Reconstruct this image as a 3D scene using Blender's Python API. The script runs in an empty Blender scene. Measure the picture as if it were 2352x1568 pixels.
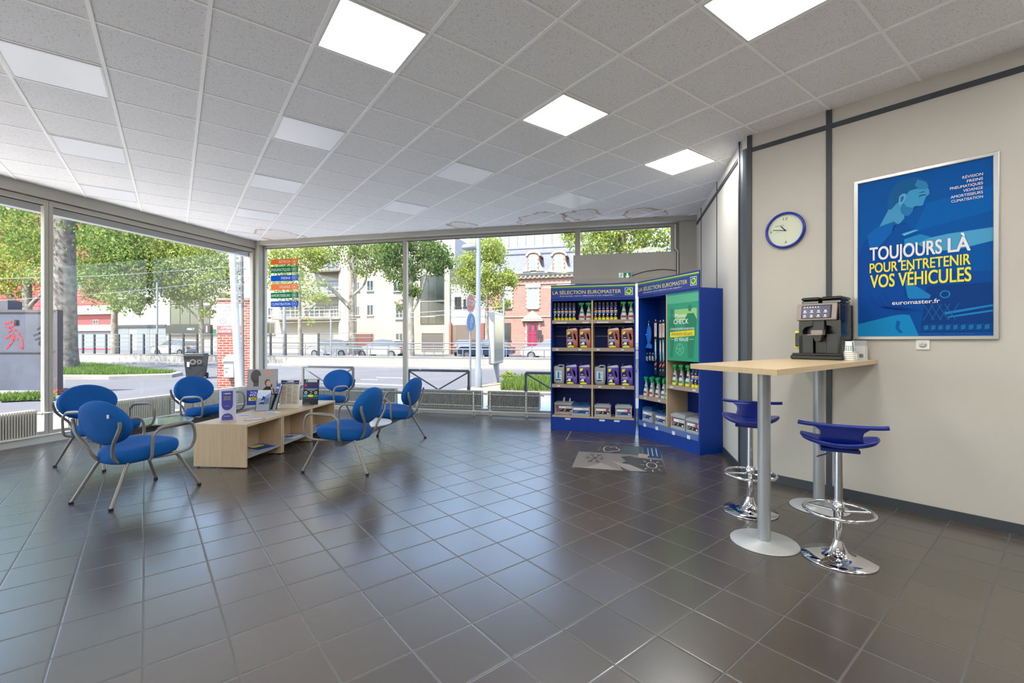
import bpy, math, random
from math import sin, cos, pi, radians as R, sqrt, atan2
from mathutils import Matrix, Vector
random.seed(7)
S = bpy.context.scene
COL = S.collection
CAMH, HC, FPX, CX, CY = 1.365, 3.422, 1044.0, 1176.0, 782.0

# ---------------------------------------------------------------- camera, sky, sun, exposure
cam = bpy.data.cameras.new('camera'); camo = bpy.data.objects.new('camera', cam); COL.objects.link(camo)
camo.location = (0, 0, CAMH); camo.rotation_euler = (pi/2, 0, 0)
cam.sensor_width = 36; cam.lens = 36*FPX/2352; cam.shift_y = -2/2352; cam.clip_start = .05; cam.clip_end = 400
S.camera = camo
S.view_settings.view_transform = 'Standard'; S.view_settings.look = 'None'
S.view_settings.exposure = 0.3; S.view_settings.gamma = 1; S.view_settings.use_curve_mapping = False
w = bpy.data.worlds.new('sky'); S.world = w; w.use_nodes = True
nt = w.node_tree; nt.nodes.clear()
so = nt.nodes.new('ShaderNodeOutputWorld'); bg = nt.nodes.new('ShaderNodeBackground'); sk = nt.nodes.new('ShaderNodeTexSky')
sk.sky_type = 'NISHITA'; sk.sun_disc = False; sk.sun_elevation = R(58); sk.sun_rotation = R(200); sk.air_density = 1.3; sk.dust_density = 1.6; sk.ozone_density = 1
nt.links.new(sk.outputs[0], bg.inputs[0]); nt.links.new(bg.outputs[0], so.inputs[0])
bg.inputs[1].default_value = 0.72
sun = bpy.data.lights.new('sun', 'SUN'); suno = bpy.data.objects.new('sun', sun); COL.objects.link(suno)
sun.energy = 14.0; sun.angle = R(.6); sun.color = (1, .955, .88)
sd = Vector((-.42, -.66, 1.12)).normalized()          # towards the sun
suno.rotation_euler = sd.to_track_quat('Z', 'Y').to_euler(); suno.location = (-20, -20, 40)
LED = 19.0                                             # radiance of the lit ceiling panels

# ---------------------------------------------------------------- materials
def lin(c):
    return tuple(((v/255)/12.92 if v/255 <= .04045 else ((v/255+.055)/1.055)**2.4) for v in c) + (1,)
MATS = {}
def mat(name, rgb=(200,200,200), rough=.5, metal=0, spec=.5, coat=0, emit=0, trans=0, alpha=1, bump=None, vary=None, subs=0):
    if name in MATS: return MATS[name]
    m = bpy.data.materials.new(name); m.use_nodes = True; MATS[name] = m
    n = m.node_tree.nodes; l = m.node_tree.links; b = n['Principled BSDF']
    b.inputs['Base Color'].default_value = lin(rgb); b.inputs['Roughness'].default_value = rough
    b.inputs['Metallic'].default_value = metal; b.inputs['Specular IOR Level'].default_value = spec
    b.inputs['Coat Weight'].default_value = coat
    b.inputs['Transmission Weight'].default_value = trans; b.inputs['Alpha'].default_value = alpha
    if emit: b.inputs['Emission Color'].default_value = lin(rgb); b.inputs['Emission Strength'].default_value = emit
    if bump or vary:
        tc = n.new('ShaderNodeTexCoord'); no = n.new('ShaderNodeTexNoise'); l.new(tc.outputs['Object'], no.inputs['Vector'])
        no.inputs['Scale'].default_value = (bump or vary)[0]; no.inputs['Detail'].default_value = 4
        if bump:
            bp = n.new('ShaderNodeBump'); bp.inputs['Strength'].default_value = bump[1]; bp.inputs['Distance'].default_value = .002
            l.new(no.outputs[0], bp.inputs['Height']); l.new(bp.outputs[0], b.inputs['Normal'])
        if vary:
            n2 = n.new('ShaderNodeTexNoise'); l.new(tc.outputs['Object'], n2.inputs['Vector']); n2.inputs['Scale'].default_value = vary[0]; n2.inputs['Detail'].default_value = 5
            cr = n.new('ShaderNodeValToRGB'); l.new(n2.outputs[0], cr.inputs[0])
            cr.color_ramp.elements[0].position = .3; cr.color_ramp.elements[1].position = .7
            cr.color_ramp.elements[0].color = lin([max(0, c*(1-vary[1])) for c in rgb]); cr.color_ramp.elements[1].color = lin([min(255, c*(1+vary[1])) for c in rgb])
            l.new(cr.outputs[0], b.inputs['Base Color'])
    return m
def nodes(name, rough=.5, spec=.5):
    m = mat(name, rough=rough, spec=spec); return m, m.node_tree.nodes, m.node_tree.links, m.node_tree.nodes['Principled BSDF']
def math_(n, l, op, a, b=None, c=None):
    q = n.new('ShaderNodeMath'); q.operation = op
    for i, v in enumerate((a, b, c)):
        if v is None: continue
        if isinstance(v, (int, float)): q.inputs[i].default_value = v
        else: l.new(v, q.inputs[i])
    return q.outputs[0]
def mixc(n, l, f, a, b):
    q = n.new('ShaderNodeMix'); q.data_type = 'RGBA'
    if isinstance(f, (int, float)): q.inputs[0].default_value = f
    else: l.new(f, q.inputs[0])
    for i, v in ((6, a), (7, b)):
        if isinstance(v, tuple): q.inputs[i].default_value = v
        else: l.new(v, q.inputs[i])
    return q.outputs[2]
def gridcoords(n, l, ang, org, size):
    tc = n.new('ShaderNodeNewGeometry'); sub = n.new('ShaderNodeVectorMath'); sub.operation = 'SUBTRACT'
    l.new(tc.outputs['Position'], sub.inputs[0]); sub.inputs[1].default_value = (org[0], org[1], 0)
    ro = n.new('ShaderNodeVectorRotate'); ro.rotation_type = 'Z_AXIS'; l.new(sub.outputs[0], ro.inputs['Vector']); ro.inputs['Angle'].default_value = -ang
    sc = n.new('ShaderNodeVectorMath'); sc.operation = 'SCALE'; l.new(ro.outputs[0], sc.inputs[0]); sc.inputs['Scale'].default_value = 1/size
    return tc, sc.outputs[0]
# tiled floor
FA, FO, FS = R(38.95), (-1.7395, 2.1402), .3093
def floor_material():
    m, n, l, b = nodes('floor_tiles', .3, .5)
    geo, v = gridcoords(n, l, FA, FO, FS)
    sp = n.new('ShaderNodeSeparateXYZ'); l.new(v, sp.inputs[0])
    es = []
    for k in (0, 1):
        f = math_(n, l, 'FRACT', sp.outputs[k]); e = math_(n, l, 'ABSOLUTE', math_(n, l, 'SUBTRACT', f, .5)); es.append(e)
    e = math_(n, l, 'MAXIMUM', es[0], es[1])
    g = math_(n, l, 'GREATER_THAN', e, .4885)
    fl = n.new('ShaderNodeVectorMath'); fl.operation = 'FLOOR'; l.new(v, fl.inputs[0])
    wn = n.new('ShaderNodeTexWhiteNoise'); l.new(fl.outputs[0], wn.inputs['Vector'])
    no = n.new('ShaderNodeTexNoise'); l.new(geo.outputs['Position'], no.inputs['Vector']); no.inputs['Scale'].default_value = 1.6; no.inputs['Detail'].default_value = 3
    fine = n.new('ShaderNodeTexNoise'); l.new(geo.outputs['Position'], fine.inputs['Vector']); fine.inputs['Scale'].default_value = 260
    k = math_(n, l, 'ADD', math_(n, l, 'MULTIPLY', wn.outputs[0], .30), math_(n, l, 'MULTIPLY', no.outputs[0], .3))
    k = math_(n, l, 'ADD', k, math_(n, l, 'MULTIPLY', fine.outputs[0], .25))
    tile = mixc(n, l, k, lin((60, 53, 47)), lin((84, 75, 67)))
    l.new(mixc(n, l, g, tile, lin((54, 49, 44))), b.inputs['Base Color'])
    ro = math_(n, l, 'ADD', math_(n, l, 'MULTIPLY', no.outputs[0], .08), .22)
    l.new(math_(n, l, 'MAXIMUM', ro, math_(n, l, 'MULTIPLY', g, .7)), b.inputs['Roughness'])
    h = math_(n, l, 'MINIMUM', math_(n, l, 'MULTIPLY', math_(n, l, 'SUBTRACT', .5, e), 40), 1)
    bp = n.new('ShaderNodeBump'); bp.inputs['Strength'].default_value = .35; bp.inputs['Distance'].default_value = .003
    l.new(h, bp.inputs['Height']); l.new(bp.outputs[0], b.inputs['Normal'])
    b.inputs['Specular IOR Level'].default_value = .5; b.inputs['IOR'].default_value = 2.25
    return m
# ceiling tiles, with brown water rings
CA, CO = R(36.6), (-3.1825, 2.5684)
def ceiling_material():
    m, n, l, b = nodes('ceiling_tiles', .9, .2)
    geo = n.new('ShaderNodeNewGeometry')
    no = n.new('ShaderNodeTexNoise'); l.new(geo.outputs['Position'], no.inputs['Vector']); no.inputs['Scale'].default_value = 115; no.inputs['Detail'].default_value = 2; no.inputs['Distortion'].default_value = 1.2
    dots = math_(n, l, 'GREATER_THAN', no.outputs[0], .64)
    c = mixc(n, l, math_(n, l, 'MULTIPLY', dots, .55), lin((240, 238, 236)), lin((116, 113, 110)))
    wob = n.new('ShaderNodeTexNoise'); l.new(geo.outputs['Position'], wob.inputs['Vector']); wob.inputs['Scale'].default_value = 3; wob.inputs['Detail'].default_value = 4
    for (x, y, r) in ((.55, 7.75, .42), (1.15, 7.45, .3), (2.15, 7.35, .33), (-.9, 8.1, .25), (-4.6, 8.95, .45)):
        d = n.new('ShaderNodeVectorMath'); d.operation = 'DISTANCE'; l.new(geo.outputs['Position'], d.inputs[0]); d.inputs[1].default_value = (x, y, HC)
        dd = math_(n, l, 'ADD', d.outputs['Value'], math_(n, l, 'MULTIPLY', math_(n, l, 'SUBTRACT', wob.outputs[0], .5), .5))
        ring = math_(n, l, 'LESS_THAN', math_(n, l, 'ABSOLUTE', math_(n, l, 'SUBTRACT', dd, r)), .022)
        fill = math_(n, l, 'LESS_THAN', dd, r)
        c = mixc(n, l, math_(n, l, 'ADD', math_(n, l, 'MULTIPLY', ring, .55), math_(n, l, 'MULTIPLY', fill, .14)), c, lin((170, 120, 75)))
    l.new(c, b.inputs['Base Color']); return m
def wood_material(name, c1, c2, rough=.45, axis=2):
    m, n, l, b = nodes(name, rough, .4)
    tc = n.new('ShaderNodeTexCoord'); mp = n.new('ShaderNodeMapping'); l.new(tc.outputs['Object'], mp.inputs[0])
    s = [60, 60, 60]; s[axis] = 2.5; mp.inputs['Scale'].default_value = s
    no = n.new('ShaderNodeTexNoise'); l.new(mp.outputs[0], no.inputs['Vector']); no.inputs['Scale'].default_value = 1; no.inputs['Detail'].default_value = 6
    l.new(mixc(n, l, no.outputs[0], lin(c1), lin(c2)), b.inputs['Base Color']); return m
def glass_material(name='window_glass', tint=(1, 1, 1, 1), rough=0.0):
    m = bpy.data.materials.new(name); MATS[name] = m; m.use_nodes = True; n = m.node_tree.nodes; l = m.node_tree.links; n.clear()
    o = n.new('ShaderNodeOutputMaterial'); t = n.new('ShaderNodeBsdfTransparent'); g = n.new('ShaderNodeBsdfGlossy'); mx = n.new('ShaderNodeMixShader'); fr = n.new('ShaderNodeFresnel')
    fr.inputs[0].default_value = 1.45; g.inputs['Roughness'].default_value = rough; t.inputs[0].default_value = tint
    l.new(fr.outputs[0], mx.inputs[0]); l.new(t.outputs[0], mx.inputs[1]); l.new(g.outputs[0], mx.inputs[2]); l.new(mx.outputs[0], o.inputs[0]); return m
def brick_material(name, c1, c2, mortar, scale, axis='XZ', msize=.02):
    m, n, l, b = nodes(name, .9, .2)
    tc = n.new('ShaderNodeTexCoord'); sp = n.new('ShaderNodeSeparateXYZ'); l.new(tc.outputs['Object'], sp.inputs[0])
    cb = n.new('ShaderNodeCombineXYZ'); l.new(math_(n, l, 'ADD', sp.outputs[0], sp.outputs[1]), cb.inputs[0]); l.new(sp.outputs[2], cb.inputs[1])
    br = n.new('ShaderNodeTexBrick'); l.new(cb.outputs[0], br.inputs['Vector']); br.inputs['Scale'].default_value = scale
    br.inputs['Color1'].default_value = lin(c1); br.inputs['Color2'].default_value = lin(c2); br.inputs['Mortar'].default_value = lin(mortar)
    br.inputs['Mortar Size'].default_value = msize; br.inputs['Brick Width'].default_value = .5; br.inputs['Row Height'].default_value = .17
    l.new(br.outputs[0], b.inputs['Base Color']); return m
def leaf_material(name, c1, c2):
    m = bpy.data.materials.new(name); MATS[name] = m; m.use_nodes = True; n = m.node_tree.nodes; l = m.node_tree.links; n.clear()
    o = n.new('ShaderNodeOutputMaterial'); d = n.new('ShaderNodeBsdfDiffuse'); t = n.new('ShaderNodeBsdfTranslucent'); mx = n.new('ShaderNodeMixShader'); mx.inputs[0].default_value = .45
    ge = n.new('ShaderNodeNewGeometry'); c = mixc(n, l, ge.outputs['Random Per Island'], lin(c1), lin(c2))
    l.new(c, d.inputs[0]); l.new(c, t.inputs[0]); l.new(d.outputs[0], mx.inputs[1]); l.new(t.outputs[0], mx.inputs[2]); l.new(mx.outputs[0], o.inputs[0]); return m
# shorthand palette
WALL = mat('wall_vinyl', (196, 190, 180), .75, spec=.25, bump=(180, .25), vary=(1.2, .02))
DARK = mat('anthracite_profile', (58, 62, 68), .45)
ALU = mat('beige_lacquered_frame', (176, 170, 158), .4, spec=.4)
BEAM = mat('beam_paint', (178, 174, 162), .6, vary=(2, .02))
WHITE = mat('white_paint', (228, 226, 220), .45)
PW = mat('print_white', (240, 240, 240), .6)
RAD = mat('radiator_paint', (214, 208, 192), .4)
BLUEF = mat('blue_fabric', (0, 80, 150), .8, spec=.25, bump=(700, .3))
TUBE = mat('grey_epoxy_tube', (132, 127, 120), .38, metal=.35)
CHROME = mat('chrome', (225, 225, 228), .06, metal=1)
SILV = mat('silver_powdercoat', (166, 169, 172), .35, metal=.4)
SILVB = mat('silver_base', (186, 187, 186), .4, metal=.2)
BLACK = mat('black_plastic', (24, 24, 26), .3)
BLACKR = mat('black_rubber', (16, 16, 16), .7)
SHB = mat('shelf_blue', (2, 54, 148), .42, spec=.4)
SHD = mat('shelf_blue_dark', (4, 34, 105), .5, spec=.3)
OAK = wood_material('oak_veneer', (176, 150, 118), (205, 182, 150))
OAKT = wood_material('oak_table', (190, 163, 124), (214, 190, 152), .35, axis=0)
LIP = wood_material('shelf_lip_wood', (150, 132, 116), (176, 158, 140), axis=0)
GREYP = mat('grey_shelf_panel', (150, 152, 156), .5)
YEL = mat('print_yellow', (240, 224, 50), .6)
GLASS = glass_material()
CONC = mat('pale_concrete', (206, 203, 196), .85, vary=(.8, .08))
ASPH = mat('asphalt', (150, 150, 152), .9, vary=(.6, .07))

# ---------------------------------------------------------------- mesh builder
class MB:
    def __init__(s, M=None): s.v = []; s.f = []; s.mi = []; s.sm = []; s.M = M or Matrix(); s.mats = []; s.cur = 0; s.smooth = False
    def use(s, m):
        if m not in s.mats: s.mats.append(m)
        s.cur = s.mats.index(m); return s
    def add(s, vs, fs, smooth=None, M=None):
        o = len(s.v); T = s.M @ M if M is not None else s.M
        s.v += [T @ Vector(p) for p in vs]
        s.f += [[i+o for i in f] for f in fs]
        s.mi += [s.cur]*len(fs); s.sm += [s.smooth if smooth is None else smooth]*len(fs); return s
    def box(s, x0, x1, y0, y1, z0, z1, M=None, b=0):
        if b:
            b = min(b, (x1-x0)*.45, (y1-y0)*.45, (z1-z0)*.45)
            rings = []
            for z, i in ((z0, b), (z0+b, 0), (z1-b, 0), (z1, b)):
                X0, X1, Y0, Y1 = x0+i, x1-i, y0+i, y1-i; c = b*.6
                rings.append([(X0+c, Y0, z), (X1-c, Y0, z), (X1, Y0+c, z), (X1, Y1-c, z), (X1-c, Y1, z), (X0+c, Y1, z), (X0, Y1-c, z), (X0, Y0+c, z)])
            return s.loft(rings, M=M, smooth=False)
        return s.add([(x0, y0, z0), (x1, y0, z0), (x1, y1, z0), (x0, y1, z0), (x0, y0, z1), (x1, y0, z1), (x1, y1, z1), (x0, y1, z1)],
              [(0, 3, 2, 1), (4, 5, 6, 7), (0, 1, 5, 4), (1, 2, 6, 5), (2, 3, 7, 6), (3, 0, 4, 7)], False, M)
    def loft(s, rings, cap=True, M=None, smooth=True, closed=True):
        n = len(rings[0]); vs = [p for r in rings for p in r]; fs = []
        for i in range(len(rings)-1):
            for j in range(n if closed else n-1):
                k = (j+1) % n; fs.append((i*n+j, i*n+k, (i+1)*n+k, (i+1)*n+j))
        s.add(vs, fs, smooth, M)
        if cap and closed:
            s.add(rings[0], [tuple(reversed(range(n)))], False, M); s.add(rings[-1], [tuple(range(n))], False, M)
        return s
    def lathe(s, prof, n=24, c=(0, 0, 0), sx=1, sy=1, M=None, smooth=True):
        rings = [[(c[0]+sx*r*cos(2*pi*k/n), c[1]+sy*r*sin(2*pi*k/n), c[2]+z) for k in range(n)] for r, z in prof]
        return s.loft(rings, True, M, smooth)
    def cyl(s, p0, p1, r0, r1=None, n=14, smooth=True):
        p0, p1 = Vector(p0), Vector(p1); r1 = r0 if r1 is None else r1
        q = (p1-p0).to_track_quat('Z', 'Y').to_matrix()
        ring = lambda p, r: [tuple(p + q @ Vector((r*cos(2*pi*k/n), r*sin(2*pi*k/n), 0))) for k in range(n)]
        return s.loft([ring(p0, r0), ring(p1, r1)], True, None, smooth)
    def tube(s, pts, r, n=10, sub=5, closed=False, rs=None, flat=1):
        P = [Vector(p) for p in pts]
        if sub > 1:
            Q = []; RR = []; m = len(P)
            rng = range(m if closed else m-1)
            for i in rng:
                g = lambda k: P[k % m] if closed else P[min(max(k, 0), m-1)]
                a, b, c, d = g(i-1), g(i), g(i+1), g(i+2)
                for t in range(sub):
                    u = t/sub; Q.append(.5*((2*b)+(c-a)*u+(2*a-5*b+4*c-d)*u*u+(3*b-a-3*c+d)*u**3))
                    if rs: RR.append(rs[i]*(1-u)+rs[(i+1) % m]*u)
            if not closed:
                Q.append(P[-1])
                if rs: RR.append(rs[-1])
            P = Q
        else: RR = rs
        m = len(P); rings = []; up = None
        for i, p in enumerate(P):
            a = P[(i-1) % m] if (closed or i) else P[0]; b = P[(i+1) % m] if (closed or i < m-1) else P[-1]
            t = (b-a).normalized()
            if up is None: up = Vector((0, 0, 1)) if abs(t.z) < .9 else Vector((1, 0, 0))
            x = t.cross(up).normalized(); up = x.cross(t).normalized(); rr = RR[i] if rs else r
            rings.append([tuple(p+rr*(cos(2*pi*k/n)*x+flat*sin(2*pi*k/n)*up)) for k in range(n)])
        if closed: rings.append(rings[0]); return s.loft(rings, False)
        return s.loft(rings)
    def prism(s, poly, y0, y1, plane='xz', M=None, smooth=False):
        n = len(poly)
        g = (lambda p, d: (p[0], d, p[1])) if plane == 'xz' else ((lambda p, d: (p[0], p[1], d)) if plane == 'xy' else (lambda p, d: (d, p[0], p[1])))
        a = [g(p, y0) for p in poly]; b = [g(p, y1) for p in poly]
        s.add(a+b, [(i, (i+1) % n, n+(i+1) % n, n+i) for i in range(n)], smooth, M)
        s.add(a, [tuple(range(n))], False, M); s.add(b, [tuple(reversed(range(n)))], False, M); return s
    def flat(s, poly, y, plane='xz', M=None):
        g = (lambda p: (p[0], y, p[1])) if plane == 'xz' else (lambda p: (p[0], p[1], y))
        return s.add([g(p) for p in poly], [tuple(range(len(poly)))], False, M)
    def rect(s, x0, x1, z0, z1, y): return s.flat([(x0, z0), (x1, z0), (x1, z1), (x0, z1)], y)
    def disc(s, cx, cz, r, y, n=24, rz=None): return s.flat([(cx+r*cos(2*pi*k/n), cz+(rz or r)*sin(2*pi*k/n)) for k in range(n)], y)
    def ringf(s, cx, cz, r0, r1, y, a0=0, a1=2*pi, n=28):
        vs = []; fs = []
        for k in range(n+1):
            a = a0+(a1-a0)*k/n; vs += [(cx+r0*cos(a), y, cz+r0*sin(a)), (cx+r1*cos(a), y, cz+r1*sin(a))]
        for k in range(n): fs.append((2*k, 2*k+1, 2*k+3, 2*k+2))
        return s.add(vs, fs, False)
    def stroke(s, pts, wd, y, M=None):
        for a, b in zip(pts, pts[1:]):
            d = Vector((b[0]-a[0], b[1]-a[1])); 
            if d.length < 1e-6: continue
            d.normalize(); q = Vector((-d.y, d.x))*wd/2; e = d*wd*.3
            s.add([(a[0]-q.x-e.x, y, a[1]-q.y-e.y), (b[0]-q.x+e.x, y, b[1]-q.y+e.y), (b[0]+q.x+e.x, y, b[1]+q.y+e.y), (a[0]+q.x-e.x, y, a[1]+q.y-e.y)], [(0, 1, 2, 3)], False, M)
        return s
    def text(s, body, x0, x1, z0, z1, y, bold=0.0, M=None, shear=0):
        vs, fs = glyphs(body, bold)
        bx0, bx1, bz0, bz1 = textbox(body, bold)
        kx = (x1-x0)/(bx1-bx0); kz = (z1-z0)/(bz1-bz0)
        return s.add([(x0+(p[0]-bx0)*kx+shear*(p[1]-bz0)*kz, y-(p[2] if len(p) > 2 else 0), z0+(p[1]-bz0)*kz) for p in vs], fs, False, M)
    def ellipsoid(s, c, rx, ry, rz, n=24, m=12, M=None, p=1.0):
        rings = []
        for i in range(1, m):
            a = -pi/2+pi*i/m; k = abs(cos(a))**p
            rings.append([(c[0]+rx*k*cos(2*pi*j/n), c[1]+ry*k*sin(2*pi*j/n), c[2]+rz*(1 if a > 0 else -1)*abs(sin(a))**p) for j in range(n)])
        s.loft(rings, False, M)
        s.add(rings[0]+[(c[0], c[1], c[2]-rz)], [((j+1) % n, j, n) for j in range(n)], True, M)
        s.add(rings[-1]+[(c[0], c[1], c[2]+rz)], [(j, (j+1) % n, n) for j in range(n)], True, M); return s
    def build(s, name, m=None, parent=None):
        me = bpy.data.meshes.new(name); me.from_pydata([tuple(p) for p in s.v], [], s.f)
        ms = s.mats if s.mats else []
        if m is not None and m not in ms: ms = [m]+ms; s.mi = [i+1 if s.mats else 0 for i in s.mi]
        for q in ms: me.materials.append(q)
        me.polygons.foreach_set('material_index', s.mi); me.polygons.foreach_set('use_smooth', s.sm); me.update()
        o = bpy.data.objects.new(name, me); COL.objects.link(o)
        if parent is not None: o.parent = parent
        return o
_gl = {}
def glyphs(body, bold=0.0):
    if (body, bold) in _gl: return _gl[(body, bold)]
    cu = bpy.data.curves.new('t', 'FONT'); cu.body = body; cu.resolution_u = 5
    ob = bpy.data.objects.new('t', cu); me = bpy.data.meshes.new_from_object(ob)
    r = ([(v.co.x, v.co.y) for v in me.vertices], [tuple(p.vertices) for p in me.polygons])
    bpy.data.objects.remove(ob); bpy.data.meshes.remove(me); bpy.data.curves.remove(cu)
    if bold > .008:                                  # bolder: the same outline repeated a hair to each side
        V, F_ = [], []
        for k, (dx, dy) in enumerate(((-.5*bold, -.25*bold), (.5*bold, -.25*bold), (-.5*bold, .25*bold), (.5*bold, .25*bold), (0, 0))):
            o = len(V); V += [(a+dx, b+dy, k*.00018) for a, b in r[0]]; F_ += [tuple(i+o for i in f) for f in r[1]]
        r = (V, F_)
    _gl[(body, bold)] = r; return r
PLAIN = str.maketrans('ÉÈÀéèàÊê', 'EEAeeaEe')
def textbox(body, bold):
    a = glyphs(body, bold)[0]; b = glyphs(body.translate(PLAIN), bold)[0]
    if body.upper() == body and any(c.isalpha() for c in body): b = glyphs('H', bold)[0]
    return min(p[0] for p in a), max(p[0] for p in a), min(p[1] for p in b), max(p[1] for p in b)
def tag(o, label, cat, group=None, kind=None):
    if label: o['label'] = label
    if cat: o['category'] = cat
    if group: o['group'] = group
    if kind: o['kind'] = kind
    return o
def thing(name, label, cat, loc=(0, 0, 0), rz=0, group=None, kind=None):
    o = bpy.data.objects.new(name, None); o.empty_display_size = .1; COL.objects.link(o); o.location = loc; o.rotation_euler = (0, 0, rz)
    return tag(o, label, cat, group, kind)
def dup(o, loc=None, rz=None, label=None, group=None, parent=None):
    c = o.copy(); COL.objects.link(c)
    if parent: c.parent = parent
    if loc is not None: c.location = loc
    if rz is not None: c.rotation_euler = (0, 0, rz)
    if label: c['label'] = label
    if group: c['group'] = group
    for ch in o.children: dup(ch, parent=c)
    return c
class Frame:                                    # a vertical plane: +x to the right seen from the room, -y towards the room
    def __init__(s, P, th): s.P = Vector((P[0], P[1], 0)); s.th = th; s.M = Matrix.Translation(s.P) @ Matrix.Rotation(th, 4, 'Z'); s.d = Vector((cos(th), sin(th))); s.n = Vector((-sin(th), cos(th)))
    def x(s, px, off=0):                        # local x where the photo column px meets the plane y=off
        u = (px-CX)/FPX; ox = s.P.x+s.n.x*off; oy = s.P.y+s.n.y*off
        return (u*oy-ox)/(s.d.x-u*s.d.y)
    def z(s, px, py, off=0):
        x = s.x(px, off); return CAMH+(CY-py)*(s.P.y+s.n.y*off+x*s.d.y)/FPX
    def w(s, x, y=0, z=0): return s.M @ Vector((x, y, z))
def struct(mb, name, m=None, parent=None):
    o = mb.build(name, m, parent)
    if parent is None: o['kind'] = 'structure'
    return o
# ================================================================ ROOM SHELL
FL = Frame((-6.366, 5.651), atan2(.9617, .2742))      # left window wall, corner at x=3.888
FB = Frame((-5.30, 9.39), atan2(-.2282, .9736))       # back window wall, right end x=8.556
FN = Frame((2.411, 4.54), atan2(-.7551, .6556))       # near right wall with the poster
FF = Frame((3.03, 7.44), atan2(-2.73, -.652))         # far right wall behind the shelves
LC, BE = 3.888, 8.556
Acor = Vector((2.364, 4.71)); FFL = 2.807
room = [FL.w(-9.6), FL.w(LC), FB.w(BE), Vector((2.37, 4.69, 0)), FN.w(9.6)]
room = [(p.x, p.y) for p in room]
def offs(poly):                                      # a little larger, to run under walls
    return [(FL.w(-9.8, .08).x, FL.w(-9.8, .08).y), (FL.w(LC+.05, .08).x, FB.w(0, .1).y+.02), (FB.w(BE+.1, .1).x, FB.w(BE+.1, .1).y), (2.42, 4.70), (FN.w(9.7, .03).x, FN.w(9.7, .03).y)]
big = offs(room)
mb = MB(); mb.prism([(p[0], p[1]) for p in big], -.12, 0, 'xy'); struct(mb, 'floor', floor_material())
mb = MB(); mb.prism(big, HC, HC+.06, 'xy'); struct(mb, 'ceiling', ceiling_material())
mb = MB(); mb.prism([(-9.6, -4), (-5.9, 10.2), (3.6, 8.0), (3.2, 4.9), (9.4, -3)], 3.66, 3.85, 'xy'); struct(mb, 'roof_sun_block', CONC)  # unseen slab added above the ceiling to keep the sun out
# ceiling grid bars, clipped to the room outline
def clipline(o, d, poly):
    ts = []
    for (a, b) in zip(poly, poly[1:]+poly[:1]):
        ex, ey = b[0]-a[0], b[1]-a[1]; den = d[0]*ey-d[1]*ex
        if abs(den) < 1e-9: continue
        t = ((a[0]-o[0])*ey-(a[1]-o[1])*ex)/den; u = ((a[0]-o[0])*d[1]-(a[1]-o[1])*d[0])/den
        if 0 <= u < 1: ts.append(t)
    ts.sort(); return list(zip(ts[::2], ts[1::2]))
TBAR = mat('ceiling_t_bar', (254, 252, 247), .5)
e1 = (cos(CA), sin(CA)); e2 = (-sin(CA), cos(CA))
mb = MB()
for i in range(-14, 26):
    for (d, e, wd) in ((e2, e1, .012), (e1, e2, .010)):
        o = (CO[0]+e[0]*.6*i, CO[1]+e[1]*.6*i)
        for t0, t1 in clipline(o, d, room):
            ang = atan2(d[1], d[0]); M = Matrix.Translation((o[0], o[1], 0)) @ Matrix.Rotation(ang, 4, 'Z')
            mb.box(t0+.01, t1-.01, -wd, wd, HC-.006 if wd > .011 else HC-.004, HC+.001, M)
struct(mb, 'trim_1', TBAR)
LEDM = mat('led_panel_lit', (255, 255, 252), emit=LED); LEDF = mat('led_frame', (232, 232, 228), .4)
OFFM = mat('led_panel_off', (252, 252, 254), .3, spec=.8)
cells = {(3, -2): 'lit square ceiling panel above the low tables, brightest at top left of the view',
 (6, -2): 'lit square ceiling panel in the middle of the ceiling, nearer than the bar table',
 (9, -2): 'lit square ceiling panel close to the right partition, farthest of the lit ones',
 (6, -5): 'lit square ceiling panel cut by the top edge of the photo, towards the poster wall',
 (0, 1): 'unlit white ceiling panel at the left edge of the photo, largest of the unlit ones',
 (0, 4): 'unlit white ceiling panel in the left row, second from the left edge',
 (0, 7): 'unlit white ceiling panel in the left row, nearest to the left window beam',
 (3, 1): 'unlit white ceiling panel next after the brightest lit one, towards the window corner',
 (3, 4): 'unlit white ceiling panel third in its row towards the window corner',
 (3, 7): 'unlit white ceiling panel fourth in its row towards the window corner',
 (3, 10): 'unlit white ceiling panel right by the window corner, smallest in view',
 (6, 1): 'unlit white ceiling panel just behind the middle lit panel',
 (6, 4): 'unlit white ceiling panel above the middle of the back windows',
 (9, 1): 'unlit white ceiling panel above the shelves, beside brown water stains'}
lp = {}
for (a, b), lab in list(cells.items())+[((3, -5), None), ((0, -5), None), ((-3, -5), None), ((6, -8), None), ((3, -8), None), ((0, -8), None), ((9, -8), None), ((-3, -8), None), ((3, -11), None), ((6, -11), None), ((9, -11), None)]:
    c = (CO[0]+.6*((a+.5)*e1[0]+(b+.5)*e2[0]), CO[1]+.6*((a+.5)*e1[1]+(b+.5)*e2[1]))
    lit = b < 0
    if lab is None: lab = 'lit square ceiling panel behind the camera'
    if lit in lp: dup(lp[lit], (c[0], c[1], HC), CA, lab, 'square panels in the tiled ceiling'); continue
    t = thing('ceiling_light', lab, 'ceiling light', (c[0], c[1], HC), CA, 'square panels in the tiled ceiling')
    f = MB()
    for q in ((-.288, .288, -.288, -.272), (-.288, .288, .272, .288), (-.288, -.272, -.272, .272), (.272, .288, -.272, .272)): f.box(q[0], q[1], q[2], q[3], -.009, 0)
    f.build('frame', LEDF, t); MB().box(-.272, .272, -.272, .272, -.006, 0).build('diffuser', LEDM if lit else OFFM, t); lp[lit] = t
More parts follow.
